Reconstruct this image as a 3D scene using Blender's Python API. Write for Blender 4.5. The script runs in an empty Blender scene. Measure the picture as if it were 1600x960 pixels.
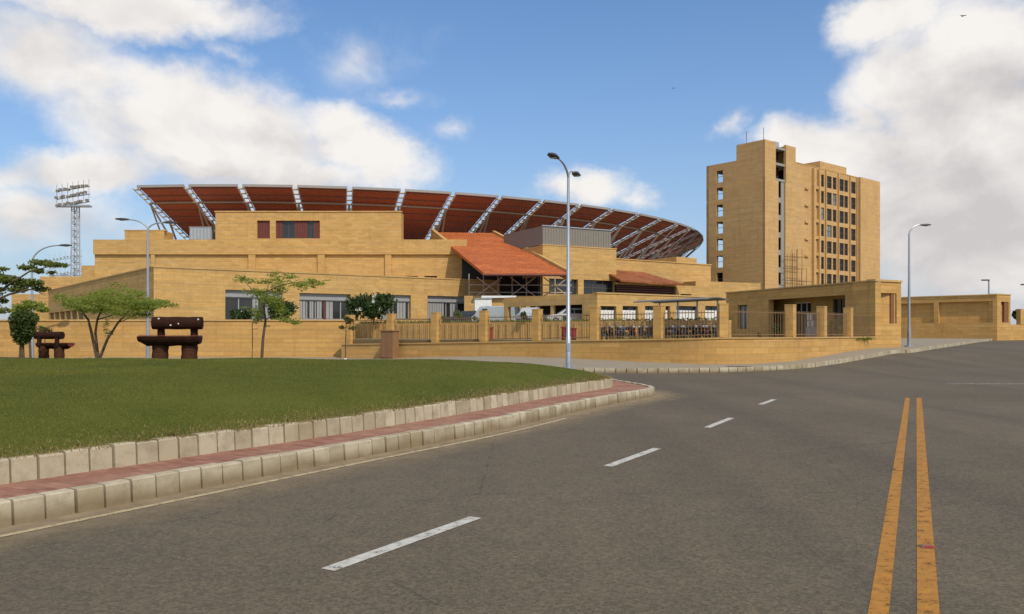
import bpy, bmesh, math, random
import numpy as np
from mathutils import Vector, Matrix, noise as mnoise

random.seed(7)
rng = np.random.default_rng(7)
sc = bpy.context.scene
COL = sc.collection
R = math.radians
F, HY, EYE = 1300.0, 522.0, 1.7

# ------------------------------------------------------------------ helpers
def P(px, py, Y):
    return ((px - 800) / F * Y, Y, EYE + (HY - py) / F * Y)

def lerp_table(tab, x):
    if x <= tab[0][0]: return tab[0][1]
    for (a, va), (b, vb) in zip(tab, tab[1:]):
        if x <= b: return va + (vb - va) * (x - a) / (b - a)
    return tab[-1][1]

GT = [(35, 0), (36.5, .05), (41.5, .2), (48.5, .57), (54, .70), (68, .85), (82, .97), (95, 1.05), (150, 1.2), (400, 1.3)]
def g(x, y):
    u = min(max((x + 10) / 14, 0), 1)
    return lerp_table(GT, y) * (u * u * (3 - 2 * u) if y < 140 else 1)

def tag(o, label=None, cat=None, group=None, kind=None):
    if label: o['label'] = label
    if cat: o['category'] = cat
    if group: o['group'] = group
    if kind: o['kind'] = kind
    return o

def empty(name, loc, rz=0, label=None, cat=None, group=None):
    o = bpy.data.objects.new(name, None); COL.objects.link(o)
    o.location = loc; o.rotation_euler = (0, 0, rz); o.empty_display_size = .3
    return tag(o, label, cat, group)

def uvs(me):
    uv = me.uv_layers.new(name='UVMap').data
    vs = me.vertices
    for p in me.polygons:
        n = p.normal
        if abs(n.z) > .75:
            for li in p.loop_indices:
                c = vs[me.loops[li].vertex_index].co
                uv[li].uv = (c.x, c.y)
        else:
            h = math.hypot(n.x, n.y); tx, ty = -n.y / h, n.x / h
            for li in p.loop_indices:
                c = vs[me.loops[li].vertex_index].co
                uv[li].uv = (c.x * tx + c.y * ty, c.z)

class MB:
    def __init__(s): s.v = []; s.f = []
    def add(s, vs, fs):
        b = len(s.v); s.v += [tuple(v) for v in vs]; s.f += [tuple(i + b for i in f) for f in fs]
        return s
    def hexa(s, c):   # 8 corners: bottom ring 0-3 (ccw from above), top ring 4-7
        return s.add(c, [(3, 2, 1, 0), (4, 5, 6, 7), (0, 1, 5, 4), (1, 2, 6, 5), (2, 3, 7, 6), (3, 0, 4, 7)])
    def box(s, c, size, rz=0):
        x, y, z = [d / 2 for d in size]; co, si = math.cos(rz), math.sin(rz)
        pts = []
        for dz in (-z, z):
            for dx, dy in ((-x, -y), (x, -y), (x, y), (-x, y)):
                pts.append((c[0] + dx * co - dy * si, c[1] + dx * si + dy * co, c[2] + dz))
        return s.hexa(pts)
    def obox(s, w, s0, s1, t0, t1, z0, z1):
        pts = []
        for z in (z0, z1):
            for a, b in ((s0, t0), (s1, t0), (s1, t1), (s0, t1)):
                x, y = w.at(a, b); pts.append((x, y, z))
        return s.hexa(pts)
    def tube(s, pts, rad, n=8, cap=True):
        pts = [Vector(p) for p in pts]
        if not hasattr(rad, '__len__'): rad = [rad] * len(pts)
        ring = []; prev = None
        for i, p in enumerate(pts):
            d = (pts[min(i + 1, len(pts) - 1)] - pts[max(i - 1, 0)]).normalized()
            if prev is None:
                a = Vector((0, 0, 1)) if abs(d.z) < .9 else Vector((1, 0, 0))
                u = d.cross(a).normalized()
            else:
                u = (prev - d * prev.dot(d)).normalized()
            prev = u; w = d.cross(u)
            ring.append([p + (u * math.cos(2 * math.pi * k / n) + w * math.sin(2 * math.pi * k / n)) * rad[i] for k in range(n)])
        vs = [q for r_ in ring for q in r_]; fs = []
        for i in range(len(pts) - 1):
            for k in range(n):
                k2 = (k + 1) % n
                fs.append((i * n + k, i * n + k2, (i + 1) * n + k2, (i + 1) * n + k))
        if cap:
            fs.append(tuple(range(n - 1, -1, -1))); fs.append(tuple((len(pts) - 1) * n + k for k in range(n)))
        return s.add(vs, fs)
    def prism(s, poly, z0, z1):
        n = len(poly)
        area = sum(poly[i][0] * poly[(i + 1) % n][1] - poly[(i + 1) % n][0] * poly[i][1] for i in range(n))
        if area < 0: poly = poly[::-1]
        vs = [(x, y, z0) for x, y in poly] + [(x, y, z1) for x, y in poly]
        fs = [tuple(range(n - 1, -1, -1)), tuple(range(n, 2 * n))]
        for i in range(n):
            j = (i + 1) % n; fs.append((i, j, n + j, n + i))
        return s.add(vs, fs)
    def extr(s, poly, y0, y1):   # polygon in x-z, extruded along y
        n = len(poly)
        vs = [(x, y0, z) for x, z in poly] + [(x, y1, z) for x, z in poly]
        fs = [tuple(range(n)), tuple(range(2 * n - 1, n - 1, -1))]
        for i in range(n):
            j = (i + 1) % n; fs.append((j, i, n + i, n + j))
        return s.add(vs, fs)
    def lathe(s, prof, n=16, c=(0, 0, 0), axis='z'):
        vs = []; fs = []
        for r_, h in prof:
            for k in range(n):
                a = 2 * math.pi * k / n; x, y = r_ * math.cos(a), r_ * math.sin(a)
                vs.append((c[0] + x, c[1] + y, c[2] + h) if axis == 'z' else (c[0] + x, c[1] + h, c[2] + y) if axis == 'y' else (c[0] + h, c[1] + x, c[2] + y))
        for i in range(len(prof) - 1):
            for k in range(n):
                k2 = (k + 1) % n; fs.append((i * n + k, i * n + k2, (i + 1) * n + k2, (i + 1) * n + k))
        fs.append(tuple(range(n - 1, -1, -1))); fs.append(tuple((len(prof) - 1) * n + k for k in range(n)))
        return s.add(vs, fs)
    def build(s, name, mat, parent=None, smooth=False, bevel=0, fix=True):
        off = (0, 0, 0)
        if parent is not None:
            q = parent
            off = Vector((0, 0, 0))
            while q is not None: off = off + q.location; q = q.parent
        vs = [(x - off[0], y - off[1], z - off[2]) for x, y, z in s.v]
        me = bpy.data.meshes.new(name); me.from_pydata(vs, [], s.f); me.update()
        if fix:
            bm = bmesh.new(); bm.from_mesh(me); bmesh.ops.recalc_face_normals(bm, faces=bm.faces); bm.to_mesh(me); bm.free()
        if smooth:
            me.polygons.foreach_set('use_smooth', [True] * len(me.polygons))
        uvs(me)
        if mat is not None: me.materials.append(mat)
        o = bpy.data.objects.new(name, me); COL.objects.link(o)
        if parent is not None: o.parent = parent
        if smooth:
            m = o.modifiers.new('split', 'EDGE_SPLIT'); m.split_angle = R(40)
        if bevel:
            b = o.modifiers.new('bevel', 'BEVEL'); b.width = bevel; b.segments = 2; b.limit_method = 'ANGLE'
        return o

def np_mesh(name, verts, faces, mat, parent=None, smooth=False):
    me = bpy.data.meshes.new(name)
    verts = np.asarray(verts, np.float32); faces = np.asarray(faces, np.int32)
    k = faces.shape[1]
    me.vertices.add(len(verts)); me.vertices.foreach_set('co', verts.ravel())
    me.loops.add(faces.size); me.loops.foreach_set('vertex_index', faces.ravel())
    me.polygons.add(len(faces)); me.polygons.foreach_set('loop_start', np.arange(0, faces.size, k, dtype=np.int32))
    me.polygons.foreach_set('loop_total', np.full(len(faces), k, np.int32))
    if smooth: me.polygons.foreach_set('use_smooth', np.ones(len(faces), bool))
    me.update(calc_edges=True)
    me.materials.append(mat)
    o = bpy.data.objects.new(name, me); COL.objects.link(o)
    if parent is not None: o.parent = parent
    return o

class Wall:
    """vertical plane through p0 along dir; t runs inward (to the left-hand side of dir)"""
    def __init__(s, p0, d):
        l = math.hypot(*d); s.p = p0; s.d = (d[0] / l, d[1] / l); s.n = (-s.d[1], s.d[0])
    def at(s, a, t=0): return (s.p[0] + s.d[0] * a + s.n[0] * t, s.p[1] + s.d[1] * a + s.n[1] * t)
    def s_(s, px):
        k = (px - 800) / F
        return (k * s.p[1] - s.p[0]) / (s.d[0] - k * s.d[1])
    def z_(s, px, py):
        y = s.at(s.s_(px))[1]; return EYE + (HY - py) / F * y

def wall_open(m, w, L, z0, z1, th, ops, s0=0):
    """a wall of thickness th with rectangular openings (sa, sb, za, zb)"""
    S = sorted({s0, L} | {min(max(v, s0), L) for o in ops for v in o[:2]})
    Z = sorted({z0, z1} | {min(max(v, z0), z1) for o in ops for v in o[2:4]})
    def solid(i, j):
        if i < 0 or j < 0 or i >= len(S) - 1 or j >= len(Z) - 1: return False
        a, b = (S[i] + S[i + 1]) / 2, (Z[j] + Z[j + 1]) / 2
        return not any(o[0] < a < o[1] and o[2] < b < o[3] for o in ops)
    def pt(a, t, z):
        x, y = w.at(a, t); return (x, y, z)
    for i in range(len(S) - 1):
        for j in range(len(Z) - 1):
            if not solid(i, j): continue
            a, b, c, d = S[i], S[i + 1], Z[j], Z[j + 1]
            m.add([pt(a, 0, c), pt(b, 0, c), pt(b, 0, d), pt(a, 0, d)], [(0, 1, 2, 3)])
            m.add([pt(a, th, c), pt(b, th, c), pt(b, th, d), pt(a, th, d)], [(3, 2, 1, 0)])
            if not solid(i - 1, j): m.add([pt(a, 0, c), pt(a, 0, d), pt(a, th, d), pt(a, th, c)], [(0, 1, 2, 3)])
            if not solid(i + 1, j): m.add([pt(b, 0, c), pt(b, th, c), pt(b, th, d), pt(b, 0, d)], [(0, 1, 2, 3)])
            if not solid(i, j - 1): m.add([pt(a, 0, c), pt(a, th, c), pt(b, th, c), pt(b, 0, c)], [(0, 1, 2, 3)])
            if not solid(i, j + 1): m.add([pt(a, 0, d), pt(b, 0, d), pt(b, th, d), pt(a, th, d)], [(0, 1, 2, 3)])
    return m

def children(o): return [c for c in bpy.data.objects if c.parent == o]
def copy_tree(o, parent=None):
    kids = children(o)
    c = o.copy(); COL.objects.link(c); c.parent = parent
    for k in kids: copy_tree(k, c)
    return c

# ------------------------------------------------------------------ materials
class NT:
    def __init__(s, tree): s.t = tree; s.n = tree.nodes; s.l = tree.links
    def new(s, typ, **kw):
        n = s.n.new(typ)
        for k, v in kw.items(): setattr(n, k, v)
        return n
    def put(s, sock, v):
        if v is None: return
        if hasattr(v, 'is_output'): s.l.new(v, sock)
        else: sock.default_value = v
    def m(s, op, a, b=None, c=None, clamp=False):
        n = s.new('ShaderNodeMath', operation=op, use_clamp=clamp)
        s.put(n.inputs[0], a); s.put(n.inputs[1], b); s.put(n.inputs[2], c)
        return n.outputs[0]
    def mix(s, f, a, b, mode='MIX'):
        n = s.new('ShaderNodeMix', data_type='RGBA', blend_type=mode)
        s.put(n.inputs[0], f); s.put(n.inputs[6], a); s.put(n.inputs[7], b)
        return n.outputs[2]
    def noise(s, vec, scale, detail=2, rough=.5, dist=0):
        n = s.new('ShaderNodeTexNoise'); s.put(n.inputs['Vector'], vec)
        n.inputs['Scale'].default_value = scale; n.inputs['Detail'].default_value = detail
        n.inputs['Roughness'].default_value = rough; n.inputs['Distortion'].default_value = dist
        return n.outputs['Fac']
    def mapv(s, vec, scale=(1, 1, 1), loc=(0, 0, 0)):
        n = s.new('ShaderNodeMapping'); s.put(n.inputs[0], vec)
        n.inputs['Scale'].default_value = scale; n.inputs['Location'].default_value = loc
        return n.outputs[0]
    def ss(s, x, a, b):
        n = s.new('ShaderNodeMapRange', interpolation_type='SMOOTHSTEP')
        s.put(n.inputs[0], x); n.inputs[1].default_value = a; n.inputs[2].default_value = b
        return n.outputs[0]
    def lin(s, x, a, b, c, d):
        n = s.new('ShaderNodeMapRange'); s.put(n.inputs[0], x)
        for i, v in enumerate((a, b, c, d)): n.inputs[i + 1].default_value = v
        return n.outputs[0]

def mat_base(name, rough=.8, metal=0, spec=.3):
    m = bpy.data.materials.new(name); m.use_nodes = True
    t = NT(m.node_tree); b = t.n['Principled BSDF']
    b.inputs['Roughness'].default_value = rough; b.inputs['Metallic'].default_value = metal
    b.inputs['Specular IOR Level'].default_value = spec
    return m, t, b

def c4(c): return (c[0], c[1], c[2], 1)
def mul(c, k): return (c[0] * k, c[1] * k, c[2] * k, 1)

def plain(name, col, rough=.6, metal=0, spec=.4, var=.18, scale=3):
    m, t, b = mat_base(name, rough, metal, spec)
    tc = t.new('ShaderNodeTexCoord')
    n = t.noise(tc.outputs['Object'], scale, 5, .6)
    c = t.mix(n, mul(col, 1 - var), mul(col, 1 + var))
    t.put(b.inputs['Base Color'], c)
    t.put(b.inputs['Roughness'], t.lin(n, 0, 1, rough - .08, rough + .08))
    return m

def stone(name, col, course=.3, length=.9, dark=.8, var=.10):
    m, t, b = mat_base(name, .88, 0, .2)
    uv = t.new('ShaderNodeUVMap').outputs[0]
    br = t.new('ShaderNodeTexBrick'); t.put(br.inputs['Vector'], uv)
    br.inputs['Scale'].default_value = 1; br.inputs['Brick Width'].default_value = length; br.inputs['Row Height'].default_value = course
    br.inputs['Mortar Size'].default_value = .008; br.inputs['Mortar Smooth'].default_value = .3; br.inputs['Bias'].default_value = 0
    br.inputs['Color1'].default_value = mul(col, 1 - var); br.inputs['Color2'].default_value = mul(col, 1 + var * .7)
    br.inputs['Mortar'].default_value = mul(col, dark)
    # long bands of differing beds of stone, and blotches of weathering
    bands = t.noise(t.mapv(uv, (.035, 2.2, 1)), 1.6, 4, .65)
    col2 = t.mix(t.lin(bands, .3, .7, 0, 1), (1.12, 1.04, .9, 1), (.82, .84, .92, 1))
    c = t.mix(1, br.outputs['Color'], col2, 'MULTIPLY')
    blot = t.noise(t.mapv(uv, (.22, .13, 1)), 1.1, 6, .7)
    c = t.mix(t.lin(blot, .48, .75, 0, .55), c, mul((col[0] * .72, col[1] * .66, col[2] * .62), 1))
    drip = t.noise(t.mapv(uv, (1.6, .1, 1)), 1.0, 4, .6)
    c = t.mix(t.lin(drip, .56, .76, 0, .5), c, mul((col[0] * .6, col[1] * .55, col[2] * .55), 1))
    br2 = t.new('ShaderNodeTexBrick'); t.put(br2.inputs['Vector'], t.mapv(uv, (1, 1, 1), (length * 37, course * 14, 0)))
    br2.inputs['Scale'].default_value = 1; br2.inputs['Brick Width'].default_value = length; br2.inputs['Row Height'].default_value = course; br2.inputs['Mortar Size'].default_value = 0
    br2.inputs['Color1'].default_value = (.93, .86, .74, 1); br2.inputs['Color2'].default_value = (1.06, 1.08, 1.16, 1)
    c = t.mix(.45, c, br2.outputs['Color'], 'MULTIPLY')
    grain = t.noise(uv, 5, 5, .7)
    c = t.mix(1, c, t.mix(grain, (.80, .79, .77, 1), (1.2, 1.2, 1.2, 1)), 'MULTIPLY')
    t.put(b.inputs['Base Color'], c)
    bp = t.new('ShaderNodeBump'); bp.inputs['Strength'].default_value = .5; bp.inputs['Distance'].default_value = .02
    fine = t.noise(uv, 18, 4, .6)
    t.put(bp.inputs['Height'], t.m('ADD', t.m('MULTIPLY', br.outputs['Fac'], -1), t.m('MULTIPLY', fine, .5)))
    t.l.new(bp.outputs[0], b.inputs['Normal'])
    return m

M = {}
M['stone'] = stone('golden_stone', (.56, .36, .14))
M['stone_tower'] = stone('tower_stone', (.57, .37, .165), course=.4, length=1.1, var=.035, dark=.86)
M['stone_wall'] = stone('boundary_stone', (.56, .34, .12), course=.28, length=1.1, var=.10, dark=.75)
M['coping'] = stone('coping_stone', (.57, .37, .15), course=2, length=1.4, var=.1)
M['concrete'] = plain('grey_concrete', (.30, .28, .25), .9)
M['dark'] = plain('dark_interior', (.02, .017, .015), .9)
M['screen'] = plain('grey_screen_sheet', (.25, .22, .185), .6, .3)
M['galv'] = plain('galvanised_steel', (.42, .44, .47), .45, .6, var=.12)
M['white_steel'] = plain('white_painted_steel', (.62, .60, .56), .5)
M['tan_steel'] = plain('tan_painted_steel', (.42, .34, .25), .6)
M['fascia'] = plain('pale_metal_fascia', (.30, .28, .26), .6)
M['dark_steel'] = plain('dark_lamp_housing', (.05, .05, .05), .5)
M['shutter_red'] = plain('maroon_shutter', (.13, .035, .025), .6)
M['shutter_grey'] = plain('grey_shutter', (.30, .30, .30), .5)
M['curtain'] = plain('pale_curtain', (.30, .295, .29), .9)
M['white'] = plain('white_paint', (.74, .73, .70), .5)
M['frame'] = plain('window_frame', (.10, .085, .07), .5)
M['railing'] = plain('brown_railing', (.20, .115, .05), .6)
M['brownbox'] = plain('rust_brown_paint', (.26, .13, .058), .6, var=.3)
M['nicheshade'] = plain('niche_shade_brown', (.22, .095, .035), .7)  # brown that paints the shadow at the right of the niches
M['redbox'] = plain('red_paint', (.28, .018, .02), .45)
M['tank'] = plain('pale_blue_steel', (.36, .39, .41), .5)
M['tyre'] = plain('black_rubber', (.015, .015, .015), .8)
M['chrome'] = plain('bright_metal', (.55, .55, .56), .25, .9)
M['log'] = plain('dark_brown_log', (.036, .014, .0075), .85, spec=.12, var=.5, scale=7)
M['logleg'] = plain('brown_log_leg', (.085, .033, .018), .85, spec=.12, var=.45, scale=9)
M['logend'] = plain('red_brown_log_end', (.20, .035, .025), .7, var=.3, scale=7)
M['log'].node_tree.nodes['Principled BSDF'].inputs['Roughness'].default_value = .95
M['wood'] = plain('grey_brown_bark', (.13, .085, .05), .9, var=.35, scale=14)
M['stake'] = plain('pale_wooden_stake', (.22, .15, .09), .9)
M['sidewalk'] = plain('footpath_concrete', (.28, .23, .16), .95, var=.2, scale=.9)
M['soil'] = plain('sandy_soil', (.34, .25, .15), .95, var=.3, scale=2)
M['yardsoil'] = plain('yard_ground', (.20, .17, .09), .95, var=.4, scale=1)
M['birdblack'] = plain('dark_feathers', (.03, .03, .035), .8)
M['flower'] = plain('white_petals', (.75, .72, .62), .7)

def relief(m, sc_, st_, dist):
    t = NT(m.node_tree); o = t.new('ShaderNodeTexCoord').outputs['Object']
    w = t.noise(t.mapv(o, (.25, 1, 1)), sc_, 5, .7, .5)
    bp = t.new('ShaderNodeBump'); bp.inputs['Strength'].default_value = st_; bp.inputs['Distance'].default_value = dist
    t.put(bp.inputs['Height'], w); t.l.new(bp.outputs[0], m.node_tree.nodes['Principled BSDF'].inputs['Normal'])
for k_ in ('log', 'logleg', 'wood', 'logend'): relief(M[k_], 16, 1.0, .05)
relief(M['sidewalk'], 8, .4, .02)

def glass(name, col, rough=.08):
    m, t, b = mat_base(name, rough, 0, .6)
    tc = t.new('ShaderNodeTexCoord'); n = t.noise(tc.outputs['Object'], .7, 3, .5)
    t.put(b.inputs['Base Color'], t.mix(n, mul(col, .6), mul(col, 1.4)))
    return m
M['glass'] = glass('dark_glass', (.03, .03, .028))
M['glass_pale'] = glass('curtained_glass', (.22, .24, .25), .2)
M['headlight'] = glass('headlight_glass', (.30, .30, .28), .1)

M['dimglass'] = glass('dim_glass', (.018, .016, .014), .35); M['dimglass'].node_tree.nodes['Principled BSDF'].inputs['Specular IOR Level'].default_value = .25

def orange_roof(ca=(.42, .105, .028), cb=(.55, .155, .04), nm='orange_roof_tiles'):
    m, t, b = mat_base(nm, .75, 0, .25)
    uv = t.new('ShaderNodeUVMap').outputs[0]
    br = t.new('ShaderNodeTexBrick'); t.put(br.inputs['Vector'], uv)
    br.inputs['Brick Width'].default_value = .33; br.inputs['Row Height'].default_value = .4; br.inputs['Scale'].default_value = 1
    br.inputs['Mortar Size'].default_value = .012
    br.inputs['Color1'].default_value = c4(ca); br.inputs['Color2'].default_value = c4(cb); br.inputs['Mortar'].default_value = (.26, .055, .018, 1)
    n = t.noise(t.mapv(uv, (.15, .4, 1)), 1.2, 5, .65)
    t.put(b.inputs['Base Color'], t.mix(1, br.outputs['Color'], t.mix(t.lin(n, .3, .7, 0, 1), (.72, .70, .70, 1), (1.15, 1.18, 1.25, 1)), 'MULTIPLY'))
    bp = t.new('ShaderNodeBump'); bp.inputs['Strength'].default_value = .6; bp.inputs['Distance'].default_value = .04
    t.put(bp.inputs['Height'], t.m('MULTIPLY', br.outputs['Fac'], -1)); t.l.new(bp.outputs[0], b.inputs['Normal'])
    return m
M['orange'] = orange_roof()
M['orange_shaded'] = orange_roof((.24, .075, .026), (.34, .12, .042), 'shaded_orange_tiles')  # darker tile copy: the second roof's shade is put into the colour
M['purlin'] = plain('rust_red_steel', (.30, .13, .085), .6)

def canopy_mat():
    m, t, b = mat_base('maroon_roof_sheet', .6, 0, .3)
    uv = t.new('ShaderNodeUVMap').outputs[0]
    tc = t.new('ShaderNodeTexCoord')
    n = t.noise(tc.outputs['Object'], .22, 5, .65)
    n2 = t.noise(tc.outputs['Object'], 1.4, 4, .6)
    c = t.mix(n, (.40, .108, .075, 1), (.57, .175, .122, 1))
    c = t.mix(t.lin(n2, .5, .8, 0, .5), c, (.30, .12, .08, 1))
    t.put(b.inputs['Base Color'], c)
    w = t.new('ShaderNodeTexWave', wave_type='BANDS', bands_direction='X'); t.put(w.inputs[0], uv); w.inputs['Scale'].default_value = 1.2
    bp = t.new('ShaderNodeBump'); bp.inputs['Strength'].default_value = .7; bp.inputs['Distance'].default_value = .08
    t.put(bp.inputs['Height'], w.outputs['Fac']); t.l.new(bp.outputs[0], b.inputs['Normal'])
    return m
M['canopy'] = canopy_mat()

def asphalt():
    m, t, b = mat_base('asphalt', .85, 0, .25)
    o = t.new('ShaderNodeTexCoord').outputs['Object']
    big = t.noise(o, .16, 5, .6, .6)
    mid = t.noise(o, 2.3, 5, .65)
    fine = t.noise(o, 55, 3, .7)
    vo = t.new('ShaderNodeTexVoronoi'); t.put(vo.inputs['Vector'], o); vo.inputs['Scale'].default_value = 70
    c = t.mix(t.lin(big, .3, .7, 0, 1), (.114, .088, .056, 1), (.152, .119, .078, 1))
    c = t.mix(t.lin(mid, .35, .7, 0, .35), c, (.078, .064, .046, 1))
    # faint wheel tracks along the lane
    rot = t.new('ShaderNodeMapping'); t.put(rot.inputs[0], o); rot.inputs['Rotation'].default_value = (0, 0, R(27.5)); rot.inputs['Scale'].default_value = (1, .03, 1)
    trk = t.noise(rot.outputs[0], .55, 3, .5)
    c = t.mix(t.lin(trk, .42, .68, 0, .38), c, (.071, .059, .044, 1))
    cell = t.new('ShaderNodeTexVoronoi'); t.put(cell.inputs['Vector'], o); cell.inputs['Scale'].default_value = 42
    cs = t.new('ShaderNodeSeparateColor'); t.put(cs.inputs[0], cell.outputs['Color'])
    c = t.mix(1, c, t.mix(cs.outputs[0], (.74, .74, .74, 1), (1.28, 1.26, 1.22, 1)), 'MULTIPLY')
    chunk = t.noise(o, 17, 4, .75)
    c = t.mix(1, c, t.mix(t.lin(chunk, .3, .7, 0, 1), (.87, .87, .87, 1), (1.14, 1.13, 1.1, 1)), 'MULTIPLY')
    # darker patches left by tyres and oil
    oil = t.noise(o, .55, 5, .7)
    c = t.mix(t.lin(oil, .6, .78, 0, .4), c, (.055, .047, .038, 1))
    # aggregate: light and dark stones
    c = t.mix(t.lin(fine, .58, .75, 0, .75), c, (.25, .22, .18, 1))
    c = t.mix(t.lin(fine, .42, .28, 0, .75), c, (.025, .023, .021, 1))
    # hairline cracks
    cr = t.new('ShaderNodeTexVoronoi', feature='DISTANCE_TO_EDGE'); t.put(cr.inputs['Vector'], t.mix(.12, o, t.new('ShaderNodeTexNoise').outputs['Color'])); cr.inputs['Scale'].default_value = .22
    ck = t.m('MULTIPLY', t.lin(cr.outputs['Distance'], 0, .004, .5, 0), t.lin(mid, .45, .6, 0, 1))
    c = t.mix(ck, c, (.03, .027, .025, 1))
    t.put(b.inputs['Base Color'], c)
    bp = t.new('ShaderNodeBump'); bp.inputs['Strength'].default_value = .5; bp.inputs['Distance'].default_value = .006
    t.put(bp.inputs['Height'], t.m('ADD', fine, t.m('MULTIPLY', vo.outputs['Distance'], .8))); t.l.new(bp.outputs[0], b.inputs['Normal'])
    return m
M['asphalt'] = asphalt()

def paint(name, col, wear=.5):
    m, t, b = mat_base(name, .7, 0, .3)
    o = t.new('ShaderNodeTexCoord').outputs['Object']
    n = t.noise(o, 9, 6, .7); f = t.noise(o, 60, 3, .7)
    t.put(b.inputs['Base Color'], t.mix(t.lin(n, .3, .7, 0, 1), mul(col, .68), mul(col, 1.12)))
    a = t.m('ADD', t.m('MULTIPLY', n, .6), t.m('MULTIPLY', f, .4))
    t.put(b.inputs['Alpha'], t.lin(a, wear - .17, wear - .07, 0, 1))
    return m
M['white_line'] = paint('white_road_paint', (.54, .505, .43), .53)
M['yellow_line'] = paint('yellow_road_paint', (.42, .185, .026), .53)
M['worn_line'] = paint('worn_white_paint', (.42, .40, .36), .64)
M['edge_line'] = paint('cream_edge_paint', (.48, .38, .22), .54)

def dust():
    m, t, b = mat_base('gutter_dust', .95, 0, .1)
    tc = t.new('ShaderNodeTexCoord'); o = tc.outputs['Object']
    uv = t.new('ShaderNodeUVMap'); uv.uv_map = 'across'
    s = t.new('ShaderNodeSeparateXYZ'); t.put(s.inputs[0], uv.outputs[0])
    n = t.noise(o, 3, 6, .7)
    t.put(b.inputs['Base Color'], t.mix(n, (.26, .19, .11, 1), (.40, .31, .20, 1)))
    f = t.m('ADD', t.m('MULTIPLY', s.outputs[0], -1.0), t.m('ADD', t.m('MULTIPLY', n, .75), .52))
    t.put(b.inputs['Alpha'], t.lin(f, .1, .9, 0, .85))
    return m
M['dust'] = dust()

def kerbmat():
    m, t, b = mat_base('kerb_concrete', .92, 0, .2)
    tc = t.new('ShaderNodeTexCoord'); o = tc.outputs['Object']
    ge = t.new('ShaderNodeNewGeometry')
    n = t.noise(o, 4, 6, .7); n2 = t.noise(o, 1.1, 4, .6)
    c = t.mix(ge.outputs['Random Per Island'], (.37, .305, .20, 1), (.53, .455, .325, 1))
    c = t.mix(t.lin(n, .46, .68, 0, .6), c, (.23, .18, .115, 1))
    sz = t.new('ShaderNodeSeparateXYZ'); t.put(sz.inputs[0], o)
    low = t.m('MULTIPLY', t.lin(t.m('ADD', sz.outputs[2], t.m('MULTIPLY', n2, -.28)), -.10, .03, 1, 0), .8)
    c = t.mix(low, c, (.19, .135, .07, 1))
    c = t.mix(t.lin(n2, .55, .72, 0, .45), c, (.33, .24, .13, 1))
    t.put(b.inputs['Base Color'], c)
    bp = t.new('ShaderNodeBump'); bp.inputs['Strength'].default_value = .4; bp.inputs['Distance'].default_value = .01
    t.put(bp.inputs['Height'], t.noise(o, 30, 4, .6)); t.l.new(bp.outputs[0], b.inputs['Normal'])
    return m
M['kerb'] = kerbmat()

def paver():
    m, t, b = mat_base('pink_pavers', .9, 0, .2)
    o = t.new('ShaderNodeTexCoord').outputs['Object']
    mp = t.new('ShaderNodeMapping'); t.put(mp.inputs[0], o); mp.inputs['Rotation'].default_value = (0, 0, R(29))
    br = t.new('ShaderNodeTexBrick'); t.put(br.inputs['Vector'], mp.outputs[0])
    br.inputs['Scale'].default_value = 1; br.inputs['Brick Width'].default_value = .2; br.inputs['Row Height'].default_value = .1; br.inputs['Mortar Size'].default_value = .009
    br.inputs['Color1'].default_value = (.235, .095, .062, 1); br.inputs['Color2'].default_value = (.36, .165, .112, 1); br.inputs['Mortar'].default_value = (.22, .13, .09, 1)
    n = t.noise(o, 1.3, 5, .65)
    c = t.mix(t.lin(n, .45, .75, 0, .6), br.outputs['Color'], (.42, .27, .16, 1))
    t.put(b.inputs['Base Color'], c)
    bp = t.new('ShaderNodeBump'); bp.inputs['Strength'].default_value = .4; bp.inputs['Distance'].default_value = .01
    t.put(bp.inputs['Height'], t.m('MULTIPLY', br.outputs['Fac'], -1)); t.l.new(bp.outputs[0], b.inputs['Normal'])
    return m
M['paver'] = paver()

def lawnmat():
    m, t, b = mat_base('lawn_soil_and_thatch', .95, 0, .1)
    o = t.new('ShaderNodeTexCoord').outputs['Object']
    n = t.noise(o, .5, 6, .65); f = t.noise(o, 26, 4, .7)
    c = t.mix(t.lin(n, .35, .68, 0, 1), (.062, .075, .010, 1), (.105, .112, .018, 1))
    c = t.mix(t.lin(f, .5, .72, 0, .6), c, (.15, .145, .04, 1))
    c = t.mix(t.lin(f, .45, .3, 0, .6), c, (.026, .036, .008, 1))
    t.put(b.inputs['Base Color'], c)
    bp = t.new('ShaderNodeBump'); bp.inputs['Strength'].default_value = .7; bp.inputs['Distance'].default_value = .03
    t.put(bp.inputs['Height'], f); t.l.new(bp.outputs[0], b.inputs['Normal'])
    return m
M['lawn'] = lawnmat()

def leafmat(name, a, bcol, trans=.35):
    m = bpy.data.materials.new(name); m.use_nodes = True; t = NT(m.node_tree)
    b = t.n['Principled BSDF']; out = t.n['Material Output']
    ge = t.new('ShaderNodeNewGeometry')
    o = t.new('ShaderNodeTexCoord').outputs['Object']
    n = t.noise(o, .55, 6, .68)
    k = t.m('ADD', t.m('MULTIPLY', ge.outputs['Random Per Island'], .5), t.m('MULTIPLY', t.lin(n, .32, .68, 0, 1), .5))
    c = t.mix(k, c4(a), c4(bcol))
    t.put(b.inputs['Base Color'], c); b.inputs['Roughness'].default_value = .6; b.inputs['Specular IOR Level'].default_value = .25
    tr = t.new('ShaderNodeBsdfTranslucent'); t.put(tr.inputs[0], t.mix(1, c, (1.2, 1.25, .6, 1), 'MULTIPLY'))
    mx = t.new('ShaderNodeMixShader'); mx.inputs[0].default_value = trans
    t.l.new(b.outputs[0], mx.inputs[1]); t.l.new(tr.outputs[0], mx.inputs[2]); t.l.new(mx.outputs[0], out.inputs[0])
    return m
M['grass'] = leafmat('grass_blades', (.062, .092, .010), (.25, .215, .034), .25)
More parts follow.
